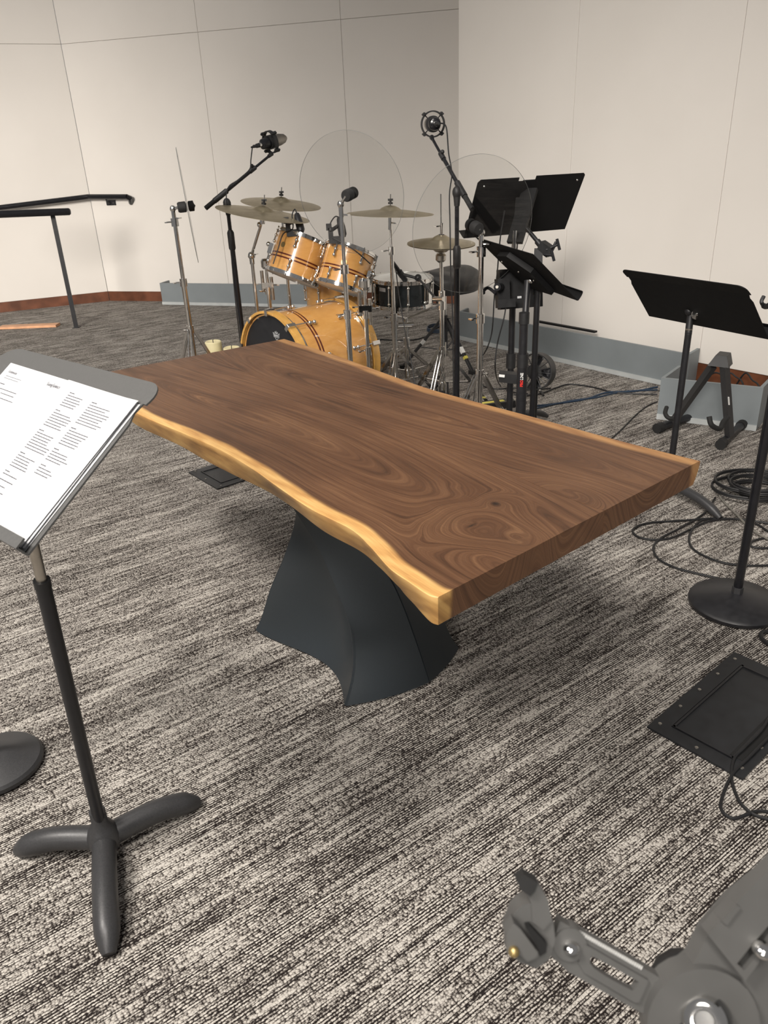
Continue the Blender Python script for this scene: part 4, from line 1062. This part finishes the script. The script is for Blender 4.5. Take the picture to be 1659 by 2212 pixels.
part(hh, 'clutch', wing(MB().tube(ch + x4 * .05, ch + x4 * .11, .010, n=12), ch + x4 * .095, nrm(V(-.9, -.4, 0))), M['chrome'])
part(hh, 'clutch_felt', MB().tube(ch + x4 * .03, ch + x4 * .05, .016, n=12), M['rubber'])
part(hh, 'seat_cup', MB().lathe([(.012, -.10), (.03, -.085), (.03, -.06), (.022, -.05), (.0, -.048)], ch, x4, 20), M['steel'])
chrome_pole(hh, hx, hy, .12, hz - .09, [.62], (.014, .011)); tripod(hh, hx, hy, .36, .28, .1, zlow=.17)
part(hh, 'tube_grip', MB().tube(V(hx, hy, .60), V(hx, hy, .70), .02, n=16), M['chrome'])
rdd = nrm(V(-hx, -hy, 0)); sdd = np.cross(V(0, 0, 1), rdd)
for s in (-1, 1):
    q = V(hx, hy, 0) + rdd * .05
    part(hh, 'radius_rod', MB().path([q + sdd * s * .022 + V(0, 0, .42), q + sdd * s * .02 + V(0, 0, .30), q + sdd * -s * .004 + V(0, 0, .22), q + sdd * -s * .022 + V(0, 0, .17), q + sdd * -s * .024 + V(0, 0, .03)], .004, 8), M['chrome'])
part(hh, 'pedal', MB().bar(V(hx, hy, .05) + rdd * .02, V(hx, hy, .09) + rdd * -.26, .08, .012).bar(V(hx, hy, .010) + rdd * .05, V(hx, hy, .010) + rdd * -.28, .09, .012), M['black_metal'])
# snare stand
sx, sy = snc[0] + .015, snc[1]; sz = snc[2] - .19
ss = thing('snare_stand', 'chrome snare stand with basket arms under the snare drum', 'snare stand', (sx, sy, 0), 'chrome drum hardware')
chrome_pole(ss, sx, sy, .05, sz - .12, [.30]); tripod(ss, sx, sy, .24, .26, .5, zlow=.10)
part(ss, 'basket_tilter', MB().tube(V(sx - .05, sy, sz - .115), V(sx + .05, sy, sz - .115), .02, n=14).tube(V(sx, sy, sz - .14), V(sx, sy, sz - .07), .014), M['chrome'])
for k in range(3):
    t = -1.9 + k * 2.094; d = V(math.cos(t), math.sin(t), 0)
    ar = part(ss, 'basket_arm', MB().path([V(sx, sy, sz - .08), V(sx, sy, sz - .045) + d * .10, V(sx, sy, sz - .018) + d * .212], .007, 8).tube(V(sx, sy, sz - .018) + d * .212, V(sx, sy, sz + .04) + d * .216, .008), M['chrome'])
    part(ar, 'rubber_tip', MB().tube(V(sx, sy, sz + .005) + d * .216, V(sx, sy, sz + .05) + d * .216, .011), M['rubber'])
# tom holders
def tom_holder(label, px, drumc, drumax, R_, side, zt, D):
    q = P(px[0], px[1], D); x, y = q[0], q[1]
    r = thing('tom_stand', label, 'tom stand', (x, y, 0), 'chrome drum hardware')
    chrome_pole(r, x, y, .05, zt, [.42, zt - .16], (.0145, .0125)); tripod(r, x, y, .27, .25, .7)
    mount = drumc - nrm(drumax) * .13 + side * (R_ + .005)
    top_ = V(x, y, zt)
    part(r, 'ball_clamp', MB().lathe([(.02, -.03), (.032, -.015), (.032, .02), (.022, .032), (0, .034)], top_, (0, 0, 1), 18), M['chrome'])
    part(r, 'l_arm', MB().path([top_, top_ + (mount - top_) * .5 + V(0, 0, .01), mount + side * .02], .007, 10), M['chrome'])
    part(r, 'drum_bracket', MB().box(mount + side * .012, (.022, .05, .06), (side, np.cross(nrm(drumax), side), drumax)).ball(mount + side * .03 + nrm(drumax) * .02, .014), M['chrome'])
    part(r, 'clamp_block', wing(wing(MB().box(V(x, y, zt - .13), (.07, .03, .035)), V(x + .03, y, zt - .13), (1, 0, 0)), V(x - .03, y, zt - .12), (-1, 0, 0)), M['chrome'])
    part(r, 'rod_stub', MB().tube(V(x - .03, y, zt - .17), V(x - .03, y, zt - .04), .011).tube(V(x + .025, y, zt - .22), V(x + .025, y, zt - .08), .011), M['steel'])
    return r
sd1 = nrm(t1c - t1c + V(-.95, -.1, .0)); sd1 = nrm(sd1 - TA * sd1.dot(TA))
tom_holder('chrome tom stand with clamps at the left of the left rack tom', (577, 600), t1c, TA, .158, sd1, P(573, 568, 4.8)[2], 4.8)
sd2 = nrm(V(.9, -.35, 0)); sd2 = nrm(sd2 - TA2 * sd2.dot(TA2))
tom_holder('chrome tom stand with clamps at the right of the right rack tom', (788, 640), t2c, TA2, .142, sd2, P(783, 612, 4.2)[2], 4.2)
# throne
tc_ = P(960, 600, 5.3)
tn = thing('drum_throne', 'black saddle-shaped drum throne behind the snare drum', 'stool', (tc_[0], tc_[1], 0))
g = []
Rn, Cn = 14, 40
mb = MB(); vs = []; fs = []
def seat_r(t): return 0.25 * (1 - .16 * max(0, math.cos(t - 3.9)) ** 6 * 1.0 + .05 * math.cos(2 * (t - 3.9)))
lv = [(0.02, .045), (.5, .05), (.85, .045), (.97, .025), (1.0, 0), (.98, -.05), (.93, -.085), (.5, -.095), (.02, -.095)]
for s, z in lv:
    for k in range(Cn):
        t = 2 * math.pi * k / Cn; r = seat_r(t) * s; sad = .035 * (math.cos(2 * (t - 3.9 - math.pi / 2)) + .2) * s if z > -.01 else 0
        vs.append(V(tc_[0] + r * math.cos(t), tc_[1] + r * math.sin(t), tc_[2] + z - sad * .6))
for i in range(len(lv) - 1):
    for k in range(Cn): fs.append((i * Cn + k, i * Cn + (k + 1) % Cn, (i + 1) * Cn + (k + 1) % Cn, (i + 1) * Cn + k))
fs.append(tuple(range(Cn))); fs.append(tuple((len(lv) - 1) * Cn + k for k in range(Cn - 1, -1, -1)))
part(tn, 'seat', MB().add(vs, fs), M['vinyl'], angle=50)
part(tn, 'seat_post', MB().tube(V(tc_[0], tc_[1], .10), V(tc_[0], tc_[1], tc_[2] - .09), .014), M['chrome'])
part(tn, 'post_tube', MB().tube(V(tc_[0], tc_[1], .08), V(tc_[0], tc_[1], .34), .02), M['black_metal'])
tripod(tn, tc_[0], tc_[1], .34, .30, 5.3, m=M['grey_metal'])
for t_, f0, f1, mm in ((5.3, .55, .66, 'label_white'), (5.3, .72, .77, 'label_yellow'), (5.3 + 4.1888, .45, .53, 'label_white')):
    dd_ = V(math.cos(t_), math.sin(t_), 0); qa = V(tc_[0], tc_[1], .34) + dd_ * .02; qb = V(tc_[0], tc_[1], .022) + dd_ * .30
    part(tn, 'leg_sticker', MB().bar(qa + (qb - qa) * f0, qa + (qb - qa) * f1, .026, .021), M[mm])
wb_ = Z(843, 777, .03); solo('white_block', MB().box(V(wb_[0], wb_[1], .03), (.07, .05, .022)).box(V(wb_[0] - .02, wb_[1] - .03, .011), (.03, .02, .02)), M['label_white'], 'small white block on the carpet behind the bass drum', 'block')

# ------------------------------------------------------------------ clear acrylic discs on chrome stands
def clear_disc(label, slabel, px, D, normal, R_, stand_px, zt_off=.0, joints=(.5, .82), legz=.40, az=.3):
    c = P(*px, D); n = nrm(normal)
    dk = thing('clear_disc', label, 'clear disc', c, 'clear acrylic discs on chrome stands')
    part(dk, 'disc', MB().lathe([(0, -.0015), (R_ - .0012, -.0015), (R_ - .0012, .0015), (0, .0015)], c, n, 96), M['plexi'])
    part(dk, 'edge', MB().lathe([(R_ - .0012, -.0015), (R_ - .0002, -.0012), (R_ - .0002, .0012), (R_ - .0012, .0015)], c, n, 96, closed=True), M['plexi_edge'])
    q = P(*stand_px, D); q = V(q[0], q[1], q[2])
    st = thing('disc_stand', slabel, 'chrome stand', (q[0], q[1], 0), 'chrome stands of the clear discs')
    sgn = 1 if (q - c).dot(n) > 0 else -1
    m = n * sgn
    part(st, 'clutch_front', MB().lathe([(.018, .006), (.029, .010), (.029, .045), (.024, .055), (.0, .056)], c, m, 20), M['rubber'])
    part(st, 'clutch_back', MB().lathe([(.02, -.004), (.028, -.008), (.028, -.035), (.012, -.038), (.0, -.045)], c, m, 20), M['rubber'])
    part(st, 'swivel_arm', MB().path([c + m * .05, (c + m * .05 + q) / 2, q], .008, 10), M['chrome'])
    part(st, 'swivel_head', wing(MB().ball(q, .018, 12).tube(q - V(0, 0, .06), q, .012), q - V(0, 0, .05), nrm(V(.9, -.4, 0))), M['chrome'])
    chrome_pole(st, q[0], q[1], .05, q[2] - .04, joints)
    tripod(st, q[0], q[1], legz, .24, az)
    return c
clear_disc('clear acrylic disc turned edge-on at the left of the drum kit', 'chrome stand carrying the edge-on disc left of the drum kit', (405, 446), 4.35, (.995, .21, .06), .305, (373, 451), joints=(P(396, 620, 4.35)[2], P(380, 480, 4.35)[2]), legz=P(405, 738, 4.35)[2], az=2.6)
clear_disc('large clear acrylic disc in front of the rack toms', 'chrome stand carrying the clear disc in front of the rack toms', (757, 419), 3.82, (-.42, -.88, -.12), .288, (736, 441), joints=(P(747, 700, 3.82)[2], P(741, 590, 3.82)[2]), legz=.30, az=1.2)
clear_disc('large clear acrylic disc in front of the hi-hat and black music stands', 'chrome stand carrying the clear disc in front of the hi-hat', (1023, 489), 3.55, (.34, -.90, -.16), .308, (1040, 502), joints=(P(1036, 705, 3.55)[2], P(1039, 545, 3.55)[2]), legz=P(1033, 850, 3.55)[2], az=-.5)

# ------------------------------------------------------------------ boom microphone stands with condenser microphones
def condenser(label, c, axis, arm, S=1.28):
    a = nrm(axis); b, d, _ = frame(a)
    m = thing('condenser_microphone', label, 'microphone', c, 'overhead condenser microphones')
    part(m, 'body', MB().lathe([(x * S, y * S) for x, y in [(.012, -.055), (.022, -.05), (.026, -.03), (.026, .012), (0, .012)]], c, a, 24), M['black_gloss'])
    part(m, 'grille', MB().lathe([(x * S, y * S) for x, y in [(.026, .012), (.0275, .03), (.026, .055), (.020, .082), (.010, .096), (0, .099)]], c, a, 24), M['mic_mesh'])
    part(m, 'grille_band', MB().lathe([(x * S, y * S) for x, y in [(.0265, .008), (.029, .008), (.029, .016), (.0265, .016)]], c, a, 24, closed=True), M['chrome'])
    part(m, 'connector', MB().tube(c - a * .055 * S, c - a * .085 * S, .0095 * S).tube(c - a * .085 * S, c - a * .115 * S, .0075 * S, .005), M['black_plastic'])
    part(m, 'connector_ring', MB().tube(c - a * .056 * S, c - a * .068 * S, .0105 * S), M['chrome'])
    rg = part(m, 'shock_mount_ring', MB().lathe([(x * S, y * S) for x, y in [(.045, -.009), (.050, -.009), (.050, .009), (.045, .009)]], c, a, 36, closed=True), M['black_plastic'])
    part(m, 'shock_mount_clamp', MB().lathe([(x * S, y * S) for x, y in [(.026, -.012), (.031, -.012), (.031, .008), (.026, .008)]], c, a, 24, closed=True), M['black_plastic'])
    for k in range(4):
        t = .785 + k * 1.5708; e = b * math.cos(t) + d * math.sin(t)
        part(rg, 'ring_lug', MB().box(c + e * .053 * S, (.040, .015, .010), (a, np.cross(a, e), e)), M['black_plastic'])
        part(rg, 'elastic', MB().tube(c + e * .05 * S + a * .014, c + e * .029 * S - a * .004, .0018, n=6).tube(c + e * .05 * S - a * .014, c + e * .029 * S - a * .004, .0018, n=6), M['rubber'])
    e = nrm(arm - c); e = nrm(e - a * e.dot(a) * .6)
    part(m, 'mount_stem', MB().tube(c + e * .05 * S, arm, .013, .010), M['black_plastic'])
    return m
def boom_stand(label, base, zc, tip, tail, joints, baseR=.0, m=M['black_gloss']):
    x, y = base; s = thing('boom_stand', label, 'mic stand', (x, y, 0), 'boom microphone stands')
    piv = V(x, y, zc)
    part(s, 'lower_tube', MB().tube(V(x, y, .03), V(x, y, joints[0]), .0155, n=16), m)
    part(s, 'pole_clutch', MB().lathe([(.016, 0), (.021, .01), (.021, .10), (.014, .115), (.0, .115)], V(x, y, joints[0] - .06), (0, 0, 1), 16), M['black_plastic'])
    part(s, 'upper_tube', MB().tube(V(x, y, joints[0]), V(x, y, zc - .03), .0115, n=14), m)
    part(s, 'pivot', MB().tube(V(x, y, zc - .07), V(x, y, zc - .02), .014, .019, n=14).ball(V(x, y, zc - .005), .024, 14, (1, 1, 1.3)), M['black_plastic'])
    d = nrm(tip - tail); pj = tail + d * (piv - tail).dot(d)
    part(s, 'boom_sleeve', MB().tube(pj - d * .05, pj + d * .05, .016, n=14), M['black_plastic'])
    part(s, 'boom_outer_tube', MB().tube(tail + d * .08, tail + d * np.linalg.norm(tip - tail) * .74, .0105, n=12), m)
    part(s, 'boom_inner_tube', MB().tube(tail + d * np.linalg.norm(tip - tail) * .72, tip, .0075, n=12), m)
    q = tail + d * np.linalg.norm(tip - tail) * .74
    part(s, 'boom_clutch', MB().tube(q - d * .02, q + d * .025, .0135, n=12).ball(q + V(0, -.005, .022), .011), M['black_plastic'])
    part(s, 'counterweight', MB().tube(tail, tail + d * .09, .0135, n=14), M['rubber'])
    part(s, 'pivot_handle', MB().tube(piv, piv + V(.045, -.02, -.035), .004, n=8).ball(piv + V(.047, -.02, -.037), .008), M['black_plastic'])
    for k in range(3):
        t = .5 + k * 2.094; dd = V(math.cos(t), math.sin(t), 0)
        part(s, 'leg', MB().bar(V(x, y, .10) + dd * .01, V(x, y, .015) + dd * .30, .022, .016), M['black_metal'])
    return s, piv
pL = P(494, 470, 4.6); zcL = P(490, 437, 4.6)[2]
tipL, tailL = P(580, 338, 4.62), P(444, 450, 4.55)
boom_stand('black boom microphone stand left of the cymbals', (pL[0], pL[1]), zcL, tipL, tailL, [P(500, 520, 4.6)[2]])
mL = P(584, 307, 4.62); condenser('condenser microphone in a shock mount on the left boom', mL, P(600, 301, 4.66) - P(560, 312, 4.58), tipL)
pR = P(987, 460, 3.95); zcR = P(990, 412, 3.95)[2]
tipR, tailR = P(934, 300, 4.05), P(1020, 452, 3.85)
boom_stand('tall black boom microphone stand beside the hi-hat', (pR[0], pR[1]), zcR, tipR, tailR, [P(986, 560, 3.95)[2]])
mR = P(935, 268, 4.05); condenser('condenser microphone in a round shock mount on the right boom', mR, P(922, 267, 4.25) - P(941, 266, 4.05), tipR)

# ------------------------------------------------------------------ tom and snare microphones
def tom_mic(label, clip, body0, body1, cabpts):
    m = thing('tom_microphone', label, 'microphone', clip, 'clip-on drum microphones')
    part(m, 'rim_clip', MB().box(clip, (.065, .045, .035)).box(clip + V(-.022, -.01, .035), (.026, .024, .06)).box(clip + V(-.03, -.012, .07), (.03, .02, .035)), M['black_plastic'])
    d = nrm(body1 - body0)
    part(m, 'mic_body', MB().lathe([(.013, 0), (.018, .012), (.023, .06), (.023, .105), (.016, .118), (0, .12)], body0, d, 18), M['black_metal'])
    part(m, 'swivel', MB().tube(clip + V(-.02, -.01, .05), body0 + d * .04, .010).ball(clip + V(-.02, -.01, .055), .016), M['black_plastic'])
    part(m, 'cable', MB().path(cat(cabpts, 6), .0035, 8), M['cable'])
tom_mic('small black clip-on microphone on the left rack tom rim', P(632, 503, 4.46), P(641, 462, 4.46), P(650, 497, 4.44), [P(641, 462, 4.46), P(637, 452, 4.46), P(631, 465, 4.45), P(632, 495, 4.44), P(612, 505, 4.42), P(600, 540, 4.42), P(590, 570, 4.43)])
tom_mic('small black clip-on microphone on the right rack tom rim', P(724, 518, 4.32), P(733, 470, 4.34), P(741, 510, 4.32), [P(733, 470, 4.34), P(724, 468, 4.32), P(714, 482, 4.3), P(712, 500, 4.3), P(716, 512, 4.3), P(730, 520, 4.28), P(765, 540, 4.25), P(800, 570, 4.3)])
smh = P(846, 563, 4.62); smt = P(880, 612, 4.75)
smr = thing('snare_microphone', 'black handheld-type microphone pointing down over the snare drum', 'microphone', smt)
d = nrm(smt - smh)
part(smr, 'body', MB().lathe([(.010, 0), (.012, .03), (.013, .10), (.017, .13), (.017, .165), (.012, .172), (0, .173)], smh, d, 18), M['black_metal'])
part(smr, 'clip', MB().tube(smh + d * .09, smh + d * .13, .019).tube(smh + d * .11, P(905, 602, 4.7), .009).ball(P(903, 600, 4.7), .022), M['black_plastic'])
part(smr, 'boom_arm', MB().tube(P(903, 600, 4.7), P(944, 648, 4.35), .007), M['black_metal'])
part(smr, 'arm_clamp', MB().tube(P(938, 646, 4.32), P(958, 646, 4.26), .013), M['chrome'])
part(smr, 'cable', MB().path(cat([smh + d * .0, P(855, 585, 4.6), P(862, 640, 4.55), P(876, 720, 4.55), P(890, 790, 4.5), V(*P(905, 830, 4.4)[:2], .01)], 6), .0035, 8), M['cable'])

# ------------------------------------------------------------------ monitor mixer and clamp arm on the third black pole
pm = P(1158, 700, 3.75); pm = V(pm[0], pm[1], 0)
mx_ = thing('monitor_mixer', 'black personal monitor mixer box on a pole under the tilted music stand', 'mixer', pm)
fr_ = basis(100, 80); mc = P(1125, 625, 3.8)
part(mx_, 'pole', MB().tube(V(pm[0], pm[1], .03), V(pm[0], pm[1], mc[2] + .02), .0145, n=14), M['black_metal'])
part(mx_, 'case', MB().box(mc + V(0, .03, 0), (.22, .19, .05), fr_), M['black_plastic'])
part(mx_, 'bracket', MB().box(P(1085, 625, 3.75), (.06, .10, .05), fr_).box(P(1092, 655, 3.74), (.09, .04, .04), fr_), M['black_plastic'])
part(mx_, 'knob', MB().tube(P(1082, 620, 3.72), P(1074, 620, 3.66), .018), M['black_gloss']); part(mx_, 'knob_cap', MB().tube(P(1074, 620, 3.66), P(1073.5, 620, 3.655), .007), M['steel'])
part(mx_, 'label', MB().box(P(1122, 642, 3.66), (.02, .01, .002), fr_), M['logo_grey'])
part(mx_, 'tripod_base', MB().lathe([(.13, .002), (.13, .014), (.02, .035), (0, .035)], pm, (0, 0, 1), 32), M['black_metal'])
ca = cat([P(1072, 635, 3.75), P(1055, 622, 3.8), P(1045, 628, 3.78), P(1045, 633, 3.76)], 4)
part(mx_, 'side_arm', MB().path(ca, .008, 8), M['black_metal'])
k0, k1, k2 = P(1138, 494, 3.75), P(1168, 530, 3.72), P(1190, 545, 3.70)
part(mx_, 'clamp_arm', MB().tube(k0, k1, .010).tube(k1 - (k1 - k0) * .25, k1, .015), M['black_metal'])
part(mx_, 'clamp_body', MB().bar(k1, k2, .045, .05).bar(k1 + V(-.01, 0, -.02), V(pm[0], pm[1], mc[2] + .0), .04, .03), M['black_plastic'])
for (ax_, ay_, bx2, by2) in ((1180, 540, 1206, 528), (1176, 550, 1194, 552)):
    kp, kq = P(ax_, ay_, 3.69), P(bx2, by2, 3.66)
    part(mx_, 'clamp_screw', MB().tube(kp, kq, .006).bar(kq + V(-.008, 0, .025), kq + V(.008, 0, -.025), .012, .012), M['black_metal'])
part(mx_, 'clamp_post', MB().tube(P(1192, 540, 3.69), P(1201, 523, 3.69), .007), M['black_metal'])

# small fan, bracket, power strip and plug
fn = Z(1150, 850, 0.0); fcx = P(1159, 802, 3.95)
fan = thing('floor_fan', 'small round black fan on the carpet beside the black poles', 'fan', (fcx[0], fcx[1], 0))
fax = nrm(V(-.55, -.8, .12)); fz = V(fcx[0], fcx[1], fcx[2])
fb1, fb2, _ = frame(fax)
part(fan, 'cage', MB().lathe([(.088, -.03), (.094, -.03), (.094, .03), (.088, .03)], fz, fax, 36, closed=True), M['black_plastic'])
mb = MB()
for k in range(18):
    t = k * math.pi / 9; e = fb1 * math.cos(t) + fb2 * math.sin(t); mb.tube(fz + fax * .03 + e * .02, fz + fax * .028 + e * .09, .0018, n=5)
part(fan, 'grille', mb, M['black_metal'])
part(fan, 'motor', MB().lathe([(.03, -.06), (.04, -.05), (.04, .03), (.0, .035)], fz, fax, 20), M['black_plastic'])
for k in range(4):
    t = k * 1.571; e = fb1 * math.cos(t) + fb2 * math.sin(t); s = np.cross(fax, e)
    part(fan, 'blade', MB().prism([fz + e * .03 - s * .015, fz + e * .082 - s * .035 + fax * .012, fz + e * .082 + s * .03 - fax * .012, fz + e * .03 + s * .015], fax * .003), M['black_gloss'])
part(fan, 'foot', MB().box(V(fcx[0], fcx[1], .012), (.16, .12, .02)).tube(V(fcx[0], fcx[1], .02), fz, .012), M['black_plastic'])
wbk = P(1102, 815, 3.85)
brk = thing('wireless_receiver', 'black box with a white label clamped low on a black pole', 'receiver', wbk)
part(brk, 'case', MB().box(wbk, (.11, .06, .045), (nrm(V(1, -.12, -.12)), V(.12, 1, 0), V(.1, 0, 1))), M['black_plastic'])
part(brk, 'label', MB().box(P(1084, 812, 3.80), (.028, .002, .013), (nrm(V(1, -.12, -.12)), V(.12, 1, 0), V(.1, 0, 1))), M['label_white'])
part(brk, 'clamp', MB().tube(pa + V(0, 0, wbk[2] - .04), pa + V(0, 0, wbk[2] + .04), .026), M['black_plastic'])
ps = Z(1065, 872, .03)
pst = thing('power_strip', 'black power strip with a yellow label beside the black pole bases', 'power strip', (ps[0], ps[1], 0))
ax1 = nrm(V(.96, .25, 0)); ax2 = np.cross(V(0, 0, 1), ax1)
part(pst, 'case', MB().box(V(ps[0], ps[1], .022), (.26, .07, .04), (ax1, ax2, V(0, 0, 1))), M['black_plastic'])
part(pst, 'label', MB().box(V(ps[0], ps[1], .0425) - ax1 * .01, (.16, .03, .001), (ax1, ax2, V(0, 0, 1))), M['label_yellow'])
part(pst, 'plug', MB().tube(V(ps[0], ps[1], .025) + ax1 * .13, V(ps[0], ps[1], .025) + ax1 * .20, .02), M['steel'])
jp = Z(1160, 835, .01); jq = Z(1168, 846, .01)
pl = thing('cable_plug', 'small silver cable plug lying on the carpet near the fan', 'plug', (jp[0], jp[1], 0))
part(pl, 'metal_tip', MB().tube(jp, jq, .009), M['chrome']); part(pl, 'boot', MB().tube(jq, jq + (jq - jp) * .7, .009, .006), M['black_plastic'])

# ------------------------------------------------------------------ candles
for (px, py, z, lab) in ((460, 737, .20, 'cream pillar candle, the taller of two behind the table'), (500, 750, .165, 'cream pillar candle, the shorter one beside the bass drum')):
    c = Z(px, py, z); R_ = .061
    cnd = thing('pillar_candle', lab, 'candle', (c[0], c[1], 0), 'pillar candles on the carpet')
    part(cnd, 'wax', MB().lathe([(R_ - .003, .001), (R_, .006), (R_, z - .006), (R_ - .006, z), (R_ - .014, z - .004), (R_ - .03, z - .012), (0, z - .014)], V(c[0], c[1], 0), (0, 0, 1), 36), M['candle'])
    part(cnd, 'wick', MB().path([V(c[0], c[1], z - .02), V(c[0], c[1], z + .008), V(c[0] + .004, c[1], z + .014)], .003, 6), M['black_matte'])

# ------------------------------------------------------------------ cables
def cable(label, pts, r=.0035, m='cable', n=6, group='cables on the carpet'):
    return solo('cable', MB().path(cat(pts, n), r, 8), M[m], label, 'cable', group)
fz_ = lambda L, z=.006: [Z(x, y, z) for x, y in L]
cable('black cable hanging from the left boom microphone along its boom', [mL - nrm(P(600, 301, 4.66) - P(560, 312, 4.58)) * .11, P(546, 316, 4.57), P(542, 345, 4.56), P(539, 366, 4.56), P(515, 388, 4.55), P(493, 405, 4.55), P(489, 440, 4.54), P(497, 520, 4.54), P(503, 590, 4.54), P(512, 680, 4.56), V(*P(512, 680, 4.56)[:2], .01)], .0035)
cable('black cable hanging from the right boom microphone down its pole', [P(952, 266, 4.02), P(964, 275, 4.0), P(969, 330, 3.98), P(974, 358, 3.96), P(976, 380, 3.94), P(971, 420, 3.93), P(972, 480, 3.93), P(974, 600, 3.93), P(978, 700, 3.93), V(*P(980, 760, 3.93)[:2], .01)], .0035)
cable('thin black cable hanging from the wide music stand to the carpet', [P(1090, 455, 3.9), P(1080, 520, 3.88), P(1074, 590, 3.88), P(1068, 640, 3.88), P(1062, 720, 3.95), P(1045, 765, 4.1), Z(1030, 775, .008)], .0035)
cable('black cable looping from the monitor mixer down to the carpet', [P(1093, 662, 3.74), P(1088, 690, 3.74), P(1074, 745, 3.8), P(1070, 800, 3.9), Z(1080, 832, .02), Z(1100, 845, .006), Z(1140, 850, .006)], .0035)
cable('black cable running from the bass drum pedal side to the coil', fz_([(815, 733), (860, 735), (900, 733), (930, 722), (945, 708), (968, 700)]), .005)
pts = []
cc = Z(948, 715, 0)
for k in range(40):
    t = k * .47; pts.append(V(cc[0] + .10 * math.cos(t) + .004 * math.sin(3 * t), cc[1] + .14 * math.sin(t), .008 + .0008 * k))
cable('coiled dark blue cable on the carpet behind the hi-hat stand', pts, .005, 'cable_blue', 4)
cable('dark blue cable stretched over the carpet from the pole bases to the trough', fz_([(1145, 878), (1200, 872), (1265, 862), (1310, 848), (1370, 845), (1420, 836)], .007), .006, 'cable_blue')
cable('second blue cable beside the first on the carpet toward the trough', fz_([(1150, 884), (1230, 866), (1290, 858), (1345, 846), (1420, 842)], .007), .005, 'cable_blue')
cable('black cable snaking over the carpet behind the fan', fz_([(1110, 852), (1160, 852), (1200, 838), (1230, 830), (1280, 836), (1330, 848), (1420, 852)]), .005)
cable('thin black cable running from under the table to the short trough', fz_([(1300, 965), (1340, 930), (1375, 895), (1400, 876), (1420, 868)]), .004)
cable('black cable lying around the pole bases past the hi-hat', fz_([(1035, 790), (1042, 830), (1070, 840), (1110, 838), (1150, 842), (1190, 838)]), .004)
cable('long black cable loop on the carpet left of the round stand base', fz_([(1659, 1130), (1600, 1122), (1540, 1120), (1480, 1124), (1400, 1130), (1368, 1143), (1375, 1158), (1410, 1166), (1450, 1162), (1490, 1144), (1520, 1130), (1548, 1123), (1600, 1122), (1640, 1135), (1680, 1165)]), .0045)
cable('black cable curve running up to the round stand base', fz_([(1545, 1075), (1520, 1110), (1470, 1140), (1432, 1160), (1412, 1180), (1420, 1205), (1455, 1225), (1510, 1240), (1556, 1250)]), .0045)
cable('black cable curve crossing in front of the round-base stand pole', fz_([(1560, 1118), (1515, 1125), (1492, 1150), (1490, 1175), (1510, 1195), (1560, 1215), (1620, 1222), (1690, 1220)]), .0045)
cable('grey cable arcing over the carpet at the right edge', fz_([(1690, 1072), (1640, 1070), (1590, 1065), (1562, 1050), (1556, 1038), (1575, 1022), (1620, 1014), (1680, 1010)], .012), .0045, 'cable_grey')
cable('grey cable slanting past the cable pile', fz_([(1562, 1050), (1554, 1065), (1560, 1080), (1590, 1110), (1625, 1145), (1680, 1175)], .010), .0045, 'cable_grey')
cable('small black cable loop at the right edge below the round stand base', fz_([(1690, 1165), (1650, 1163), (1625, 1170), (1622, 1180), (1650, 1184), (1690, 1182)]), .0045)
random.seed(9)
pc = Z(1640, 1062, 0)
for q in range(7):
    pts = []
    ox, oy = random.uniform(-.05, .05), random.uniform(-.06, .06); R1 = random.uniform(.09, .20); e = random.uniform(.6, 1.0); ph = random.uniform(0, 6)
    for k in range(26):
        t = ph + k * .5; pts.append(V(pc[0] + ox + R1 * math.cos(t) * (1 + .02 * math.sin(k)), pc[1] + oy + R1 * e * math.sin(t), .008 + .006 * q + .0006 * k))
    o = cable(['black cable coil at the bottom of the tangled pile at the right edge', 'second black cable coil from the bottom of the tangled pile', 'third black cable coil from the bottom of the tangled pile', 'middle black cable coil of the tangled pile', 'third black cable coil from the top of the tangled pile', 'second black cable coil from the top of the tangled pile', 'topmost black cable coil of the tangled pile at the right edge'][q], pts, .0045, 'cable', 4, 'coils in the tangled cable pile')
cable('black cable leaving the floor box slot and looping on the carpet', [V(*Z(1659, 1560)[:2], .014), V(*Z(1640, 1590)[:2], .014), V(*Z(1605, 1625)[:2], .013), V(*Z(1585, 1645)[:2], .010)] + fz_([(1580, 1670), (1584, 1700), (1600, 1735), (1630, 1760), (1680, 1775)]), .004)
cable('second black cable out of the floor box with a small loop', [V(*Z(1670, 1590)[:2], .014), V(*Z(1620, 1640)[:2], .012), V(*Z(1580, 1680)[:2], .008)] + fz_([(1558, 1730), (1562, 1755), (1585, 1768), (1612, 1760), (1640, 1752), (1690, 1758)]), .004)
c7 = Z(1668, 1385, 0)
cable('thick black cable loop at the right edge above the floor box', [V(c7[0] + .032 * math.cos(t), c7[1] + .04 * math.sin(t), .009) for t in np.linspace(.3, 6.0, 14)], .007)
for q in range(3):
    w0 = wall_pt(RE, dR, 2.36 + q * .10, .10, -1)
    cable(['curled black cable at the left inside the short grey trough', 'curled black cable in the middle inside the short grey trough', 'curled black cable at the right inside the short grey trough'][q],
          [V(w0[0] - .03, w0[1] + .06, .01), V(w0[0], w0[1], .11 + .02 * q), V(w0[0] + .03, w0[1] - .05, .12), V(w0[0] + .05, w0[1] - .09, .10), V(w0[0] + .07, w0[1] - .12, .02)], .005, group='cables in the short trough')
